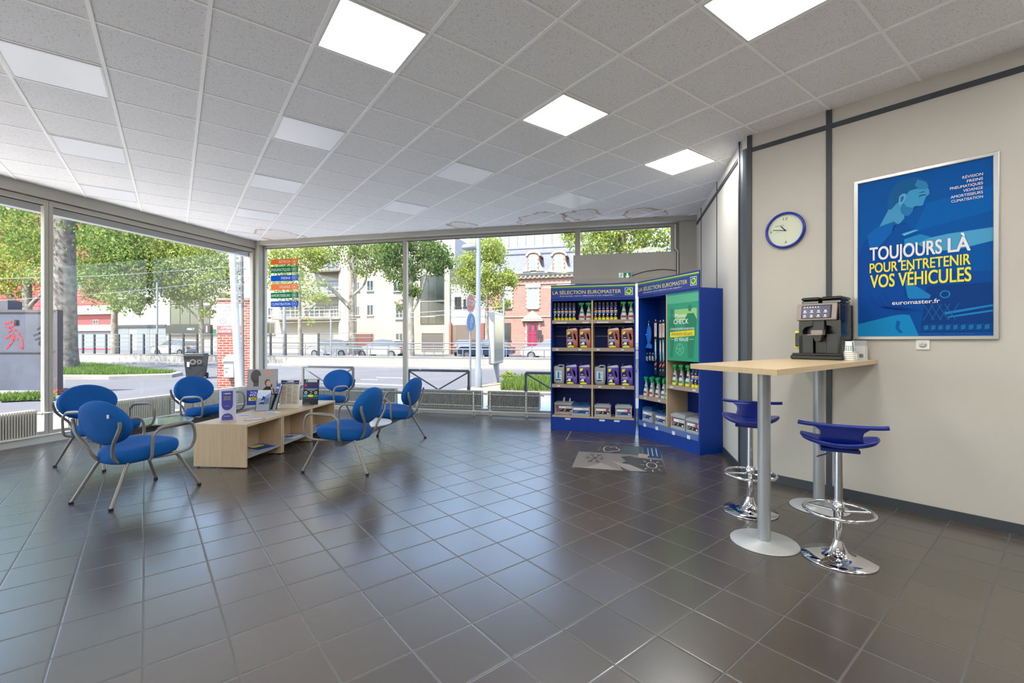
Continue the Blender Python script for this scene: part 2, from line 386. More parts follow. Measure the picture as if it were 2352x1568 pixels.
# ---- left window wall
def wallbox(F, name, x0, x1, y0, y1, z0, z1, m): return struct(MB(F.M).box(x0, x1, y0, y1, z0, z1), name, m)
wallbox(FL, 'trim_2', -9.8, LC+.05, 0, .42, 3.27, 3.60, BEAM)
mb = MB(FB.M).box(-.3, BE+.15, 0, .15, 3.345, 3.60).box(-.3, BE+.15, .15, .42, 3.335, 3.60); struct(mb, 'trim_3', BEAM)
SILL = mat('window_sill', (216, 212, 204), .5)
wallbox(FL, 'trim_4', -9.8, LC+.02, .0, .30, 0, .085, SILL); wallbox(FB, 'trim_5', -.1, BE+.1, .10, .38, 0, .05, SILL)
def window(F, n, x0, x1, z0, z1, y0, fw=.045, dep=.07, ends=(1, 1), pane=True):
    mb = MB(F.M); mb.box(x0, x1, y0, y0+dep, z1, z1+fw*1.4).box(x0, x1, y0, y0+dep, z0-fw, z0)
    if ends[0]: mb.box(x0, x0+fw, y0, y0+dep, z0, z1)
    if ends[1]: mb.box(x1-fw, x1, y0, y0+dep, z0, z1)
    k = mat('window_gasket', (40, 42, 46), .6)
    mb.use(ALU); mb.use(k); mb.box(x0+fw*ends[0], x1-fw*ends[1], y0+dep*.35, y0+dep*.5, z1-.012, z1)
    o = struct(mb, 'window_%d' % n, ALU)
    if pane: MB(F.M).add([(x0, y0+dep*.5, z0), (x1, y0+dep*.5, z0), (x1, y0+dep*.5, z1), (x0, y0+dep*.5, z1)], [(0, 1, 2, 3)]).build('pane', GLASS, o)
    return o
xm = (FL.x(104, .04), FL.x(120, .04)); xe = FL.x(585, .04)
window(FL, 1, -9.8, -4.6, .15, 3.19, .04); window(FL, 2, -4.6, xm[0]+.035, .15, 3.19, .04); window(FL, 3, xm[1]-.035, xe, .15, 3.19, .04)
xb = [FB.x(607, .15), FB.x(925, .15), FB.x(934, .15), FB.x(1321, .15), FB.x(1331, .15), FB.x(1548, .15), FB.x(1561, .05)]
window(FB, 4, xb[0]-.03, (xb[1]+xb[2])/2, .1, 3.292, .15, .04); window(FB, 5, (xb[1]+xb[2])/2, (xb[3]+xb[4])/2, .1, 3.292, .15, .04)
window(FB, 6, (xb[3]+xb[4])/2, xb[5], 2.40, 3.30, .15, .05)
wallbox(FB, 'trim_6', -.16, xb[0]-.02, .02, .25, 0, 3.36, BEAM)
wallbox(FL, 'trim_7', xe-.01, LC+.02, .04, .11, 0, 3.27, ALU)
wallbox(FB, 'wall_back', xb[6], BE+.1, .05, .2, 0, 3.36, mat('wall_back_grey', (172, 168, 158), .7, vary=(2, .04)))
wallbox(FB, 'trim_8', xb[5], xb[6], .15, .2, 0, 3.36, mat('recess_grey', (140, 136, 127), .7))
# exit door below the upper window (behind the shelves)
mb = MB(FB.M)
for a, b in ((xb[4], xb[4]+.07), ((xb[4]+xb[5])/2-.07, (xb[4]+xb[5])/2+.07), (xb[5]-.07, xb[5])): mb.box(a, b, .16, .21, .05, 2.35)
mb.box(xb[4], xb[5], .16, .21, .02, .2); d = struct(mb, 'door_1', ALU)
MB(FB.M).add([(xb[4], .185, .2), (xb[5], .185, .2), (xb[5], .185, 2.35), (xb[4], .185, 2.35)], [(0, 1, 2, 3)]).build('pane', GLASS, d)
MB(FB.M).cyl(((xb[4]+xb[5])/2-.1, .13, .9), ((xb[4]+xb[5])/2-.1, .13, 1.3), .012).build('door_handle', CHROME, d)
mb = MB(FB.M).box(FB.x(1317, .08), FB.x(1553, .08), .08, .14, 2.435, 2.86); struct(mb, 'trim_9', mat('panel_grey', (184, 180, 168), .6, vary=(1.5, .03)))
mb = MB(FB.M).box(FB.x(1311, .0), FB.x(1556, .0), .0, .14, 2.36, 2.432); struct(mb, 'trim_10', ALU)
tag(MB(FB.M).tube([(FB.x(1551, .06), .06, 3.30), (FB.x(1551, .06), .06, 2.9), (FB.x(1557, .06), .06, 2.85), (FB.x(1557, .06), .06, 2.44)], .011, n=8, sub=1).build('white_conduit', WHITE), 'thin pale conduit running down beside the upper window and the blank panel', 'pipe')
tag(MB(FB.M).tube([(FB.x(1452, .07), .07, 2.47), (FB.x(1480, .07), .07, 2.53), (FB.x(1520, .07), .065, 2.56), (FB.x(1553, .07), .07, 2.53)], .006, n=6).build('cable', BLACK), 'thin dark cable running right from the green exit sign', 'cable')
# ---- right walls
wallbox(FF, 'wall_far_right', -.1, FFL-.02, 0, .12, 0, HC+.01, mat('wall_far', (206, 202, 194), .7, spec=.25, bump=(180, .2)))
mb = MB(FF.M)
for px, wd in ((1598, .05), (1611, .03), (1647, .03)):
    x = FF.x(px); mb.box(x-wd/2, x+wd/2, -.006, 0, .08, HC)
mb.box(.02, FFL-.03, -.014, 0, 3.254, 3.296).box(.02, FFL-.02, -.014, 0, 0, .075); struct(mb, 'trim_11', DARK)
wallbox(FN, 'wall_right', -.05, 9.7, 0, .12, 0, HC+.01, WALL)
mb = MB(FN.M).box(-.01, 9.6, -.012, 0, 3.250, 3.292).box(-.01, 9.6, -.014, 0, 0, .075); struct(mb, 'baseboard_right', DARK)
mb = MB(FN.M)
for x in (-.035, FN.x(1904.5), FN.x(1904.5)+1.26*1.35, FN.x(1904.5)+1.26*2.7, 6.8): mb.box(x-.021, x+.021, -.013, 0, .075, HC)
struct(mb, 'trim_12', DARK)
# corner post: quarter-round dark column with a pale panel above
p0, p1 = Vector((2.371, 4.69)), Vector((2.392, 4.572))
mb = MB().prism([(p0.x-.002, p0.y), (p1.x, p1.y), (p1.x+.1, p1.y+.05), (p0.x+.1, p0.y)], 3.31, HC+.005, 'xy'); struct(mb, 'trim_13', WALL)
ring = [(2.392+.0, 4.565), (2.382, 4.585), (2.368, 4.61), (2.357, 4.64), (2.352, 4.67), (2.356, 4.70), (2.45, 4.72), (2.45, 4.6)]
mb = MB().prism(ring, 0, 3.31, 'xy', smooth=False); struct(mb, 'trim_14', mat('anthracite_column', (72, 78, 86), .35))
mb = MB().box(2.350, 2.362, 4.70, 4.725, 0, HC); struct(mb, 'trim_15', DARK)
# rear of the room, behind the camera
a, b = FL.w(-9.6), FN.w(9.6); th = atan2(a.y-b.y, a.x-b.x); FR = Frame((b.x, b.y), th); L = (a-b).length
wallbox(FR, 'wall_rear', -.1, L+.1, .0, .12, 0, HC, mat('wall_rear_white', (205, 200, 192), .8))
# ================================================================ RADIATORS
def radiator(F, x0, x1, label, back=False, z0=.125, z1=.45, y0=-.02, br=(.25, .75)):
    t = thing('radiator', label, 'radiator', F.w(x0), F.th, 'low finned radiators along the window walls'); L = x1-x0
    n = int(L/.027); f = MB()
    for i in range(n):
        x = L*(i+.5)/n; f.box(x-.0055, x+.0055, y0, y0+.11, z0, z1)
    f.box(0, L, y0+.075, y0+.09, z0+.03, z1-.03); f.build('fins', mat('radiator_shaded_grey', (168, 168, 162), .45) if back else RAD, t)  # shade of the backlit back fins is put into this greyer copy
    for z in ((z0+.055, z1-.06) if back else (z0-.02,)):
        MB().box(-.005, L+.005, y0-.008 if back else y0-.02, y0 if back else y0+.0, z-.006, z+.006+(0 if back else .012)).build('front_rail', RAD, t)
    for k in br:
        m = MB().box(L*k-.018, L*k+.018, y0-.016, y0-.009, z0-.04, z1-.02); m.box(L*k-.018, L*k-.008, y0-.016, y0+.06, 0, z0-.04).box(L*k+.008, L*k+.018, y0-.016, y0+.06, 0, z0-.04)
        m.use(RAD).use(mat('slot_dark', (110, 108, 100), .8)); m.mi = [0]*len(m.f)
        for i in range(6): m.box(L*k-.005, L*k+.005, y0-.0185, y0-.0162, z0+.0+i*.048, z0+.024+i*.048)
        m.build('bracket', None, t)
    MB().cyl((L, y0+.05, z1-.06), (L+.05, y0+.05, z1-.06), .012).cyl((L+.05, y0+.05, z1-.06), (L+.07, y0+.05, z1-.06), .02).build('valve', RAD, t)
    return t
radiator(FL, -3.2, FL.x(85), 'cream finned radiator cut by the left edge of the photo', br=(.1, .89))
radiator(FL, FL.x(163), 2.2, 'cream finned radiator behind the two left chairs', br=(.2, .95))
radiator(FL, 2.34, 3.68, 'cream finned radiator between the window corner and the third left chair', br=(.15, .8))
radiator(FB, .32, FB.x(908, -.02), 'grey-white finned radiator behind the chair by the back window, nearest the corner', True, br=(.15, .87))
radiator(FB, FB.x(940, -.02), FB.x(1107, -.02), 'grey-white finned radiator under the middle of the back window', True, br=(.12, .89))
radiator(FB, FB.x(1119, -.02), 5.95, 'grey-white finned radiator running behind the blue display unit', True, br=(.06, .75))
PIPE = mat('pipe_paint', (218, 214, 200), .4)
tag(MB(FL.M).tube([(-6, -.035, .105), (3.75, -.035, .105)], .014, n=8, sub=1).build('heating_pipe', PIPE), 'long cream heating pipe low along the left window wall', 'pipe')
tag(MB(FL.M).tube([(FL.x(85)+.07, .03, .39), (FL.x(163), .03, .39)], .012, n=8, sub=1).build('heating_pipe', PIPE), 'short cream pipe joining two radiators in front of the left mullion', 'pipe')
tag(MB(FB.M).tube([(.2, -.05, .085), (6.4, -.05, .085)], .012, n=8, sub=1).build('heating_pipe', PIPE), 'long pale heating pipe low along the back window wall', 'pipe')
tag(MB(FB.M).tube([(FB.x(1107, -.02)+.07, .03, .17), (FB.x(1119, -.02), .03, .17)], .012, n=8, sub=1).build('heating_pipe', PIPE), 'short pipe stub joining the two right back radiators', 'pipe')

# ================================================================ SEATING
def seat_mb(M=None):
    mb = MB(M); n = 40; rings = []
    def out(k, e):                               # rounded-triangle outline, wider at the front (+x)
        a = 2*pi*k/n; c, s = cos(a), sin(a); r = 1/((abs(c)**2.5+abs(s)**2.5)**(1/2.5))
        return (e*.255*r*c, e*r*s*(.285+.035*c))
    for e, z in ((.6, .346), (.88, .348), (.95, .358), (.985, .38), (1, .41), (.995, .435), (.965, .455), (.9, .466), (.75, .468), (.5, .458), (.25, .452), (.03, .45)):
        ring = []
        for k in range(n):
            x, y = out(k, e); zz = z+.05*x/.26*.6-.02*(x/.255)**2*(1 if z > .4 else .3)
            if x > .1 and z > .4: zz -= .10*(x-.1)**1.6*2
            ring.append((x, y, zz))
        rings.append(ring)
    return mb.loft(rings)
def back_mb(M=None):
    T = Matrix.Translation((-.285, 0, .665)) @ Matrix.Rotation(R(-14), 4, 'Y'); mb = MB((M or Matrix()) @ T); n = 36
    rings = []
    for e, x in ((.02, -.052), (.5, -.05), (.85, -.042), (.97, -.028), (1, -.008), (1, .012), (.97, .032), (.88, .046), (.6, .05), (.02, .046)):
        ring = []
        for k in range(n):
            a = 2*pi*k/n; y = e*.290*cos(a); z = e*(.192+.012*sin(a))*sin(a); ring.append((x+.42*y*y+.15*(z**2), y, z))
        rings.append(ring)
    return mb.loft(rings)
def support_mb(s, M=None):
    return MB(M).tube([(.02, s*.12, .335), (-.14, s*.115, .33), (-.225, s*.118, .345), (-.272, s*.13, .40), (-.29, s*.155, .465), (-.312, s*.205, .53), (-.322, s*.255, .59), (-.318, s*.286, .66), (-.322, s*.29, .705)], .0135, sub=4)
def arm_mb(s, M=None):
    mb = MB(M).tube([(-.06, s*.2, .345), (.1, s*.262, .347), (.225, s*.315, .375), (.265, s*.335, .45), (.262, s*.335, .56), (.225, s*.335, .617), (.15, s*.335, .628)], .0125, sub=4)
    mb.tube([(-.05, s*.335, .60), (-.095, s*.335, .56), (-.10, s*.335, .5), (-.10, s*.325, .385), (-.085, s*.28, .35), (-.04, s*.2, .345)], .0125, sub=4)
    return mb.tube([(.17, s*.335, .627), (.08, s*.335, .622), (-.02, s*.335, .613), (-.06, s*.335, .597)], .0185, sub=4, rs=[.0135, .0185, .0185, .0135])
def leg_mb(x, s, fx, fy, M=None, low=.335):
    return MB(M).tube([(x*.1, s*.12, low+.003), (x*.6, s*(.15), low), (x*.92, s*fy*.70, low-.004)]+[(x*1.08*(1-k)+fx*k, s*(fy*.76*(1-k)+fy*k), (low-.045)*(1-k)+.012*k) for k in (0, .12, .4, .7, 1)], .0135, sub=4)
def foot_mb(fx, s, fy, M=None): return MB(M).cyl((fx, s*fy, 0), (fx-.004, s*fy, .02), .0175, .0165, 12)
def single_chair(label, loc, rz, g):
    t = thing('lounge_chair', label, 'chair', loc, rz, g)
    seat_mb().build('seat', BLUEF, t)
    MB().box(-.13, .13, -.14, .14, .335, .353, b=.004).build('seat_plate', TUBE, t)
    back_mb().build('backrest', BLUEF, t)
    tg = MB().box(-.352, -.338, -.192, -.186, .735, .765).build('fabric_tag', WHITE, t)
    for s in (-1, 1):
        support_mb(s).build('back_support', TUBE, t); arm_mb(s).build('armrest', TUBE, t)
        for x, fx, fy in ((.2, .345, .29), (-.2, -.355, .245)):
            l = leg_mb(x, s, fx, fy).build('leg', TUBE, t); foot_mb(fx, s, fy).build('foot_cap', BLACKR, l)
    return t
c1 = single_chair('blue oval-backed chair seen from behind, nearest to the camera', (-3.34, 4.06, 0), R(72), 'blue oval-backed waiting chairs')
dup(c1, (-3.06, 7.55, 0), R(-108), 'blue oval-backed chair facing us by the back window, beyond the low tables')
def bench(label, loc, rz, topm, toplab):
    t = thing('beam_seating', label, 'bench seat', loc, rz, 'twin beam seats with a small table between')
    MB().box(-.045, .045, -.80, .80, .262, .334, b=.006).build('beam', mat('beam_steel', (96, 97, 98), .45, metal=.3), t)
    for c in (-.65, .65):
        M = Matrix.Translation((0, c, 0))
        seat_mb(M).build('seat', BLUEF, t); back_mb(M).build('backrest', BLUEF, t)
        MB(M).box(-.13, .13, -.1, .1, .335, .353, b=.004).build('seat_plate', TUBE, t)
        for s in (-1, 1):
            support_mb(s, M).build('back_support', TUBE, t)
        o = 1 if c > 0 else -1; arm_mb(o, M).build('armrest', TUBE, t)
        arm_mb(-o, M).build('armrest', TUBE, t)
        for x, fx in ((.2, .345), (-.2, -.36)):
            l = leg_mb(x, o, fx, .245, M).build('leg', TUBE, t); foot_mb(fx, o, .245, M).build('foot_cap', BLACKR, l)
    p = MB(); n = 40; rings = []
    for e, z in ((.9, .350), (1, .356), (1, .366), (.985, .370)):
        rings.append([(.05+e*.27*cos(2*pi*k/n), e*.30*sin(2*pi*k/n), z) for k in range(n)])
    o = p.loft(rings).build('side_table', topm, t); o['label'] = toplab
    MB().box(-.06, .12, -.06, .06, .334, .350).build('table_bracket', BLACK, t)
bench('twin blue seats on a beam in front of the left radiators, glass-topped table between', (-4.37, 5.69, 0), R(-14), mat('green_glass_top', (170, 190, 172), .08, spec=.8, coat=.6), 'green-tinted glossy oval table top')
bench('twin blue seats on a beam right of the low wooden tables, white table between', (-1.70, 5.54, 0), R(172), mat('white_top', (214, 216, 216), .25), 'white oval table top')

# ================================================================ LOW TABLES and what lies on them
TH = R(-5.3); tf = Vector((-3.1325, 4.859)); td = Vector((sin(-TH), cos(-TH)))
def low_table(i, label):
    c = tf+td*(.335+.66*i); t = thing('low_table', label, 'table', (c.x, c.y, 0), TH, 'low wooden table modules in a row')
    MB().box(-.304, .304, -.326, .326, .444, .470).build('table_top', OAK, t)
    for s in (-1, 1): MB().box(-.30, .30, s*.314-.011, s*.314+.011, .012, .444).build('end_panel', OAK, t)
    MB().box(-.012, .012, -.303, .303, .012, .444).build('middle_panel', OAK, t)
    for s in (-1, 1): MB().box(.013 if s > 0 else -.29, .29 if s > 0 else -.013, -.303, .303, .098, .116).build('shelf', GREYP, t)
    for sx in (-1, 1):
        for sy in (-1, 1): MB().cyl((sx*.25, sy*.314, 0), (sx*.25, sy*.314, .012), .012).build('foot', BLACKR, t)
for i, l in enumerate(('low oak table module nearest to the camera, with the pillar leaflet on it', 'middle low oak table module, under the leaflet holders', 'farthest low oak table module, under the black poster stand')): low_table(i, l)
def tp(px, py, z=.47):
    Y = FPX*(CAMH-z)/(py-CY); return Vector(((px-CX)/FPX*Y, Y, z))
NAVY = mat('print_navy', (28, 34, 92), .5); BLUEP = mat('print_blue', (30, 60, 170), .5); PURP = mat('print_violet_blue', (70, 72, 160), .5)
SKIN = mat('print_skin', (205, 160, 140), .6); GRAYP = mat('print_grey', (150, 152, 152), .6); GRN = mat('print_green', (30, 140, 80), .6); BLK = mat('print_black', (22, 22, 30), .5)
CARD = mat('white_card', (222, 222, 228), .5); LAV = mat('lavender_card', (196, 196, 220), .5); TEXTG = mat('print_text_grey', (150, 140, 128), .7); REDP = mat('print_red', (200, 40, 50), .6)
ACR = glass_material('clear_acrylic', (.985, .99, .99, 1), .05)
def logo(mb, x, z, w, y):
    mb.use(PW).rect(x, x+w, z, z+w*.2, y); mb.use(GRN).rect(x+w*.02, x+w*.2, z+w*.02, z+w*.18, y-.0003)
    mb.use(BLK).text('EUROMASTER', x+w*.24, x+w*.97, z+w*.06, z+w*.14, y-.0003, .02)
# pillar leaflet
p = tp(523, 964.5); t = thing('pillar_leaflet', 'white and blue folded pillar leaflet standing nearest on the low oak tables', 'leaflet', p, R(22))
mb = MB().lathe([(.082, 0), (.082, .345)], 20, sy=.35); mb.build('card', LAV, t)
m = MB().use(PURP); n = 24
def wrap(poly, off=.0012):                      # flat outline wrapped on the front of the elliptic tube
    out = []
    for x, z in poly: out.append((x, -.35*sqrt(max(0, .082**2-x*x))-off, z))
    return out
def wrapfill(mb, xs, zf0, zf1, off):
    for a, b in zip(xs, xs[1:]):
        mb.add(wrap([(a, zf0(a)), (b, zf0(b)), (b, zf1(b)), (a, zf1(a))], off), [(0, 1, 2, 3)])
xs = [-.055+.11*i/12 for i in range(13)]
wrapfill(m, xs, lambda x: .175-sqrt(max(0, 1-(x/.0551)**2))*.06, lambda x: .33, .0012)
wrapfill(m, xs, lambda x: .005, lambda x: .03+sqrt(max(0, 1-(x/.0551)**2))*.05, .0012)
m.build('print', None, t)
m = MB(); logo(m, -.035, .295, .07, -.0315)
m.use(PW).text('CONSULTEZ ICI', -.034, .034, .262, .270, -.0315, .01); m.use(YEL).text('NOS TARIFS', -.03, .03, .246, .255, -.0315, .01).text('DES SERVICES', -.036, .036, .231, .240, -.0315, .01)
m.use(PW).text('VOS MESSAGES', -.03, .03, .045, .054, -.0315, .01).text('www.euromaster.fr', -.022, .022, .16, .166, -.0315, .01); m.build('lettering', None, t)
# picture cards behind
def card(name, label, px, py, w, h, rz, front, lean=R(8), z=.47, cat='display card', thick=.004, foot=True, mb0=None, back=CARD):
    p = tp(px, py, z); t = thing(name, label, cat, p, rz); L = Matrix.Rotation(-lean, 4, 'X')
    MB(L).box(-w/2, w/2, 0, thick, .001, h).build('board', back, t)
    if foot: MB().box(-.02, .02, .01, .01+h*.35, 0, .004).add([(-.02, thick+.0, h*.5+.0), (.02, thick, h*.5), (.02, .01+h*.35, .004), (-.02, .01+h*.35, .004)], [(0, 1, 2, 3)], M=None).build('strut', back, t)
    m = MB(L); front(m, w, h); m.build('print', None, t); return t
def f1(m, w, h):
    y = -.0006
    m.use(BLUEP).rect(-w/2, w/2, .004, h*.42, y); m.use(mat('print_photo_grey', (172, 170, 175), .6)).rect(-w/2, w/2, h*.42, h, y)
    m.use(mat('print_photo_dark', (92, 84, 86), .6)).disc(-w*.22, h*.8, w*.17, y-.0003, rz=w*.25).rect(-w*.3, -w*.12, h*.52, h*.72, y-.0003)
    m.use(SKIN).disc(w*.2, h*.8, w*.14, y-.0003, rz=w*.22); m.use(GRAYP).flat([(w*.0, h*.42), (w*.45, h*.42), (w*.42, h*.62), (w*.1, h*.6)], y-.0006)
    m.use(PW).text('TOUJOURS LÀ', -w*.40, w*.42, h*.32, h*.38, y-.0006, .03).text('POUR GARDER', -w*.40, w*.44, h*.25, h*.31, y-.0006, .03)
    m.use(YEL).rect(-w*.44, w*.45, h*.13, h*.22, y-.0004); m.use(BLK).text('VOTRE CAP', -w*.38, w*.38, h*.145, h*.205, y-.0008, .03)
card('display_card', 'tall blue card with TOUJOURS lettering and a portrait, leftmost behind the holders', 602, 930, .38, .50, R(20), f1)
def f2(m, w, h):
    y = -.0006; m.use(mat('print_photo_wall', (168, 170, 168), .6)).rect(-w/2, w/2, .003, h, y)
    m.use(mat('print_hair', (120, 72, 50), .6)).disc(-.01, h*.79, w*.15, y-.0003, rz=h*.105); m.use(SKIN).disc(.0, h*.765, w*.11, y-.0006, rz=h*.085)
    m.use(mat('print_shirt', (32, 34, 50), .6)).flat([(-w*.36, h*.42), (w*.36, h*.42), (w*.30, h*.6), (w*.1, h*.68), (-w*.12, h*.68), (-w*.3, h*.58)], y-.0004)
    m.use(SKIN).flat([(w*.1, h*.72), (w*.16, h*.74), (w*.30, h*.46), (w*.22, h*.44)], y-.0008); m.use(BLK).rect(.03, .045, h*.66, h*.74, y-.0009)
    m.use(BLK).rect(w*.44, w*.47, h*.5, h*.85, y-.0003)
card('display_card', 'grey photo card of a woman in a dark shirt on the telephone', 615, 940, .225, .44, R(20), f2)
def holder(name, label, px, py, w, h, rz, frontf, lean=R(16)):
    p = tp(px, py); t = thing(name, label, 'leaflet holder', p, rz); L = Matrix.Rotation(-lean, 4, 'X')
    MB(L).box(-w/2-.004, w/2+.004, -.004, -.001, .0, h*.62).box(-w/2-.004, w/2+.004, .022, .025, 0, h*.95).box(-w/2-.007, -w/2-.004, -.004, .025, 0, h*.7).box(w/2+.004, w/2+.007, -.004, .025, 0, h*.7).build('acrylic_body', ACR, t)
    MB().box(-w/2, w/2, 0, .085, .001, .003).build('base', ACR, t)
    MB(L).box(-w/2, w/2, .001, .018, .004, h).build('leaflet_stack', CARD, t); m = MB(L); frontf(m, w, h); m.build('print', None, t)
def f3(m, w, h):
    y = .0003; m.use(mat('print_pale_blue', (200, 214, 236), .5)).rect(-w/2, w/2, .006, h*.9, y)
    m.use(mat('print_mid_blue', (120, 150, 210), .5)).flat([(0, h*.3), (w*.45, h*.35), (w*.48, h*.85), (w*.1, h*.7)], y-.0002)
    m.use(NAVY).flat([(-w*.2, h*.5), (w*.1, h*.55), (w*.15, h*.66), (-.01, h*.72), (-w*.1, h*.62)], y-.0004).flat([(-w*.35, h*.33), (w*.1, h*.34), (w*.05, h*.42), (-w*.2, h*.42)], y-.0004)
    m.use(GRAYP).text('euromaster.fr', -w*.3, w*.3, h*.92, h*.95, y-.0004)
holder('leaflet_holder', 'clear holder with pale blue leaflets, standing in front of the photo cards', 602, 944, .155, .27, R(8), f3)
def f4(m, w, h):
    y = .0003; m.use(PURP).rect(-w/2, w/2, h*.45, h, y); m.use(GRN).rect(-w/2, w/2, .006, h*.45, y); logo(m, -w*.4, h*.82, w*.8, y-.0003)
    m.use(PW).text('LES SERVICES', -w*.35, w*.3, h*.6, h*.65, y-.0004, .01)
holder('leaflet_holder', 'clear holder with violet leaflets, right of the pale blue leaflets', 622, 940, .135, .34, R(-28), f4)
# framed text sheet
def f5(m, w, h):
    y = -.0006; m.use(mat('print_paper_tan', (206, 196, 182), .6)).rect(-w/2+.01, w/2-.01, .055, h-.01, y); m.use(NAVY).rect(-w/2+.01, w/2-.01, h-.06, h-.008, y-.0002)
    logo(m, -.045, h-.03, .09, y-.0004); m.use(PW).text('ENGAGEMENTS SERVICES ET TARIFS', -w*.42, w*.42, h-.042, h-.036, y-.0005).text('EN CENTRE AUTOMOBILE', -w*.25, w*.25, h-.054, h-.048, y-.0005)
    m.use(TEXTG)
    for c in range(3):
        for r in range(38):
            if (r*7+c*5) % 11 == 0: continue
            x0 = -w*.43+c*w*.295; m.rect(x0, x0+w*.27*(.7+.3*((r*13+c*7) % 10)/10), h-.075-r*.0066, h-.0715-r*.0066, y-.0003)
card('framed_notice', 'beige framed sheet of small print with a navy heading', 664, 937, .255, .375, R(2), f5, back=mat('cream_frame', (222, 214, 198), .5), lean=R(6))
def f6(m, w, h):
    y = -.0006; m.use(BLK).rect(-w/2, w/2, .003, h, y); m.use(NAVY).rect(-w/2, w/2, h*.6, h*.88, y-.0002); m.use(REDP).disc(-w*.36, h*.76, w*.08, y-.0004)
    logo(m, -w*.36, h*.89, w*.72, y-.0004); m.use(PW).text('VOTRE VÉHICULE ÉLECTRIQUE', -w*.42, w*.42, h*.60, h*.63, y-.0004, .01).text('NOTRE PRIORITÉ', -w*.25, w*.25, h*.555, h*.585, y-.0004, .01)
    for i, c in enumerate((mat('print_cyan', (40, 150, 190), .5), YEL, GRN)):
        x = -w*.32+i*w*.32; m.use(PW).ringf(x, h*.47, w*.05, w*.085, y-.0004); m.use(c).rect(x-w*.155, x+w*.155, h*.3, h*.39, y-.0004)
    m.use(GRAYP).text('RENSEIGNEZ-VOUS AUPRES DE NOS EXPERTS', -w*.45, w*.45, h*.24, h*.262, y-.0004)
    m.use(YEL).text('euromaster.fr', -w*.4, 0, h*.045, h*.065, y-.0004)
card('display_card', 'black poster card with three coloured blocks, farthest on the low tables', 712, 929, .225, .355, R(-4), f6, back=BLACK)
# flat papers
def sheet(name, label, px, py, w, d, rz, ms, z=.471, th=.0015, cat='paper'):
    p = tp(px, py, z); t = MB(Matrix()); t.use(ms[0]).box(-w/2, w/2, -d/2, d/2, 0, th)
    for i, m in enumerate(ms[1:]):
        k = (i+.5)/len(ms); t.use(m).add([(-w*.45, -d*.45+d*.9*k-.02, th+.0004), (w*.4*(1-.3*i), -d*.45+d*.9*k-.02, th+.0004), (w*.4, -d*.45+d*.9*k+d*.16, th+.0004), (-w*.4, -d*.45+d*.9*k+d*.12, th+.0004)], [(0, 1, 2, 3)])
    o = t.build(name); o.location = (p.x, p.y, z); o.rotation_euler = (0, 0, rz); return tag(o, label, cat)
sheet('magazine', 'glossy magazine lying flat on the low oak tables, nearest the front edge', 585, 962, .21, .15, R(30), [GRAYP, SKIN, CARD], th=.004, cat='magazine')
sheet('leaflet', 'blue and white leaflet lying flat by the foot of the violet leaflet holder', 623, 947, .21, .12, R(-12), [CARD, BLUEP])
sheet('leaflet', 'small pale leaflet lying flat beside the pillar leaflet', 564, 953, .13, .08, R(10), [LAV, PURP])
sheet('leaflet', 'small brown leaflet lying at the foot of the black poster card', 708, 931, .14, .08, R(25), [mat('print_brown', (110, 70, 56), .6), GRAYP])
sheet('magazine', 'magazine with a green corner lying on the lower shelf of the nearest low table', 596, 1025.5, .21, .28, R(60), [BLUEP, NAVY, GRN, YEL, CARD], z=.1165, th=.006, cat='magazine')
sheet('magazine', 'white and blue magazine on the lower shelf of the middle low table', 662, 1002.5, .2, .26, R(80), [CARD, GRAYP, BLUEP, GRAYP], z=.1165, th=.006, cat='magazine')
sheet('leaflet', 'small tan leaflet at the near end of the nearest lower shelf', 571, 1041, .10, .08, R(20), [mat('print_tan', (196, 176, 150), .6), GRAYP], z=.1165)
sheet('leaflet', 'blue leaflet on the lower shelf of the farthest low table', 724, 978, .15, .2, R(80), [CARD, BLUEP], z=.1165)

# ================================================================ BAR TABLE AND STOOLS
ZT = 1.205
def zp(px, py, z): Y = FPX*(CAMH-z)/(py-CY); return ((px-CX)/FPX*Y, Y)
t = thing('bar_table', 'tall oak-topped bar table on two silver columns, against the poster wall', 'table', (2.1, 3.35, 0), 0)
Fc, Lc, Bc, Rc = zp(1784.6, 849, ZT), zp(1585.5, 835.2, ZT), (2.655, 4.235), (3.045, 3.79)
q = [(a-2.1, b-3.35) for a, b in (Fc, Rc, Bc, Lc)]
ang = atan2(Rc[1]-Fc[1], Rc[0]-Fc[0]); Mi = Matrix.Rotation(-ang, 2)
q2 = [tuple(Mi @ Vector(p)) for p in q]; o = MB().prism(q2, ZT-.033, ZT, 'xy').build('table_top', OAKT, t); o.rotation_euler = (0, 0, ang)
for x, y in ((1.707, 3.078), (2.509, 3.715)):
    x -= 2.1; y -= 3.35
    c = MB().cyl((x, y, .012), (x, y, ZT-.034), .04, n=32).build('column', SILV, t)
    MB().lathe([(.001, .001), (.208, .001), (.209, .006), (.204, .011), (.058, .013), (.056, .02), (.04, .022)], 48, (x, y, 0)).build('base', SILVB, t)
    MB().box(x-.1, x+.1, y-.1, y+.1, ZT-.042, ZT-.033).build('top_plate', BLACK, t)
STB = mat('stool_blue_plastic', (6, 34, 128), .3, spec=.5)
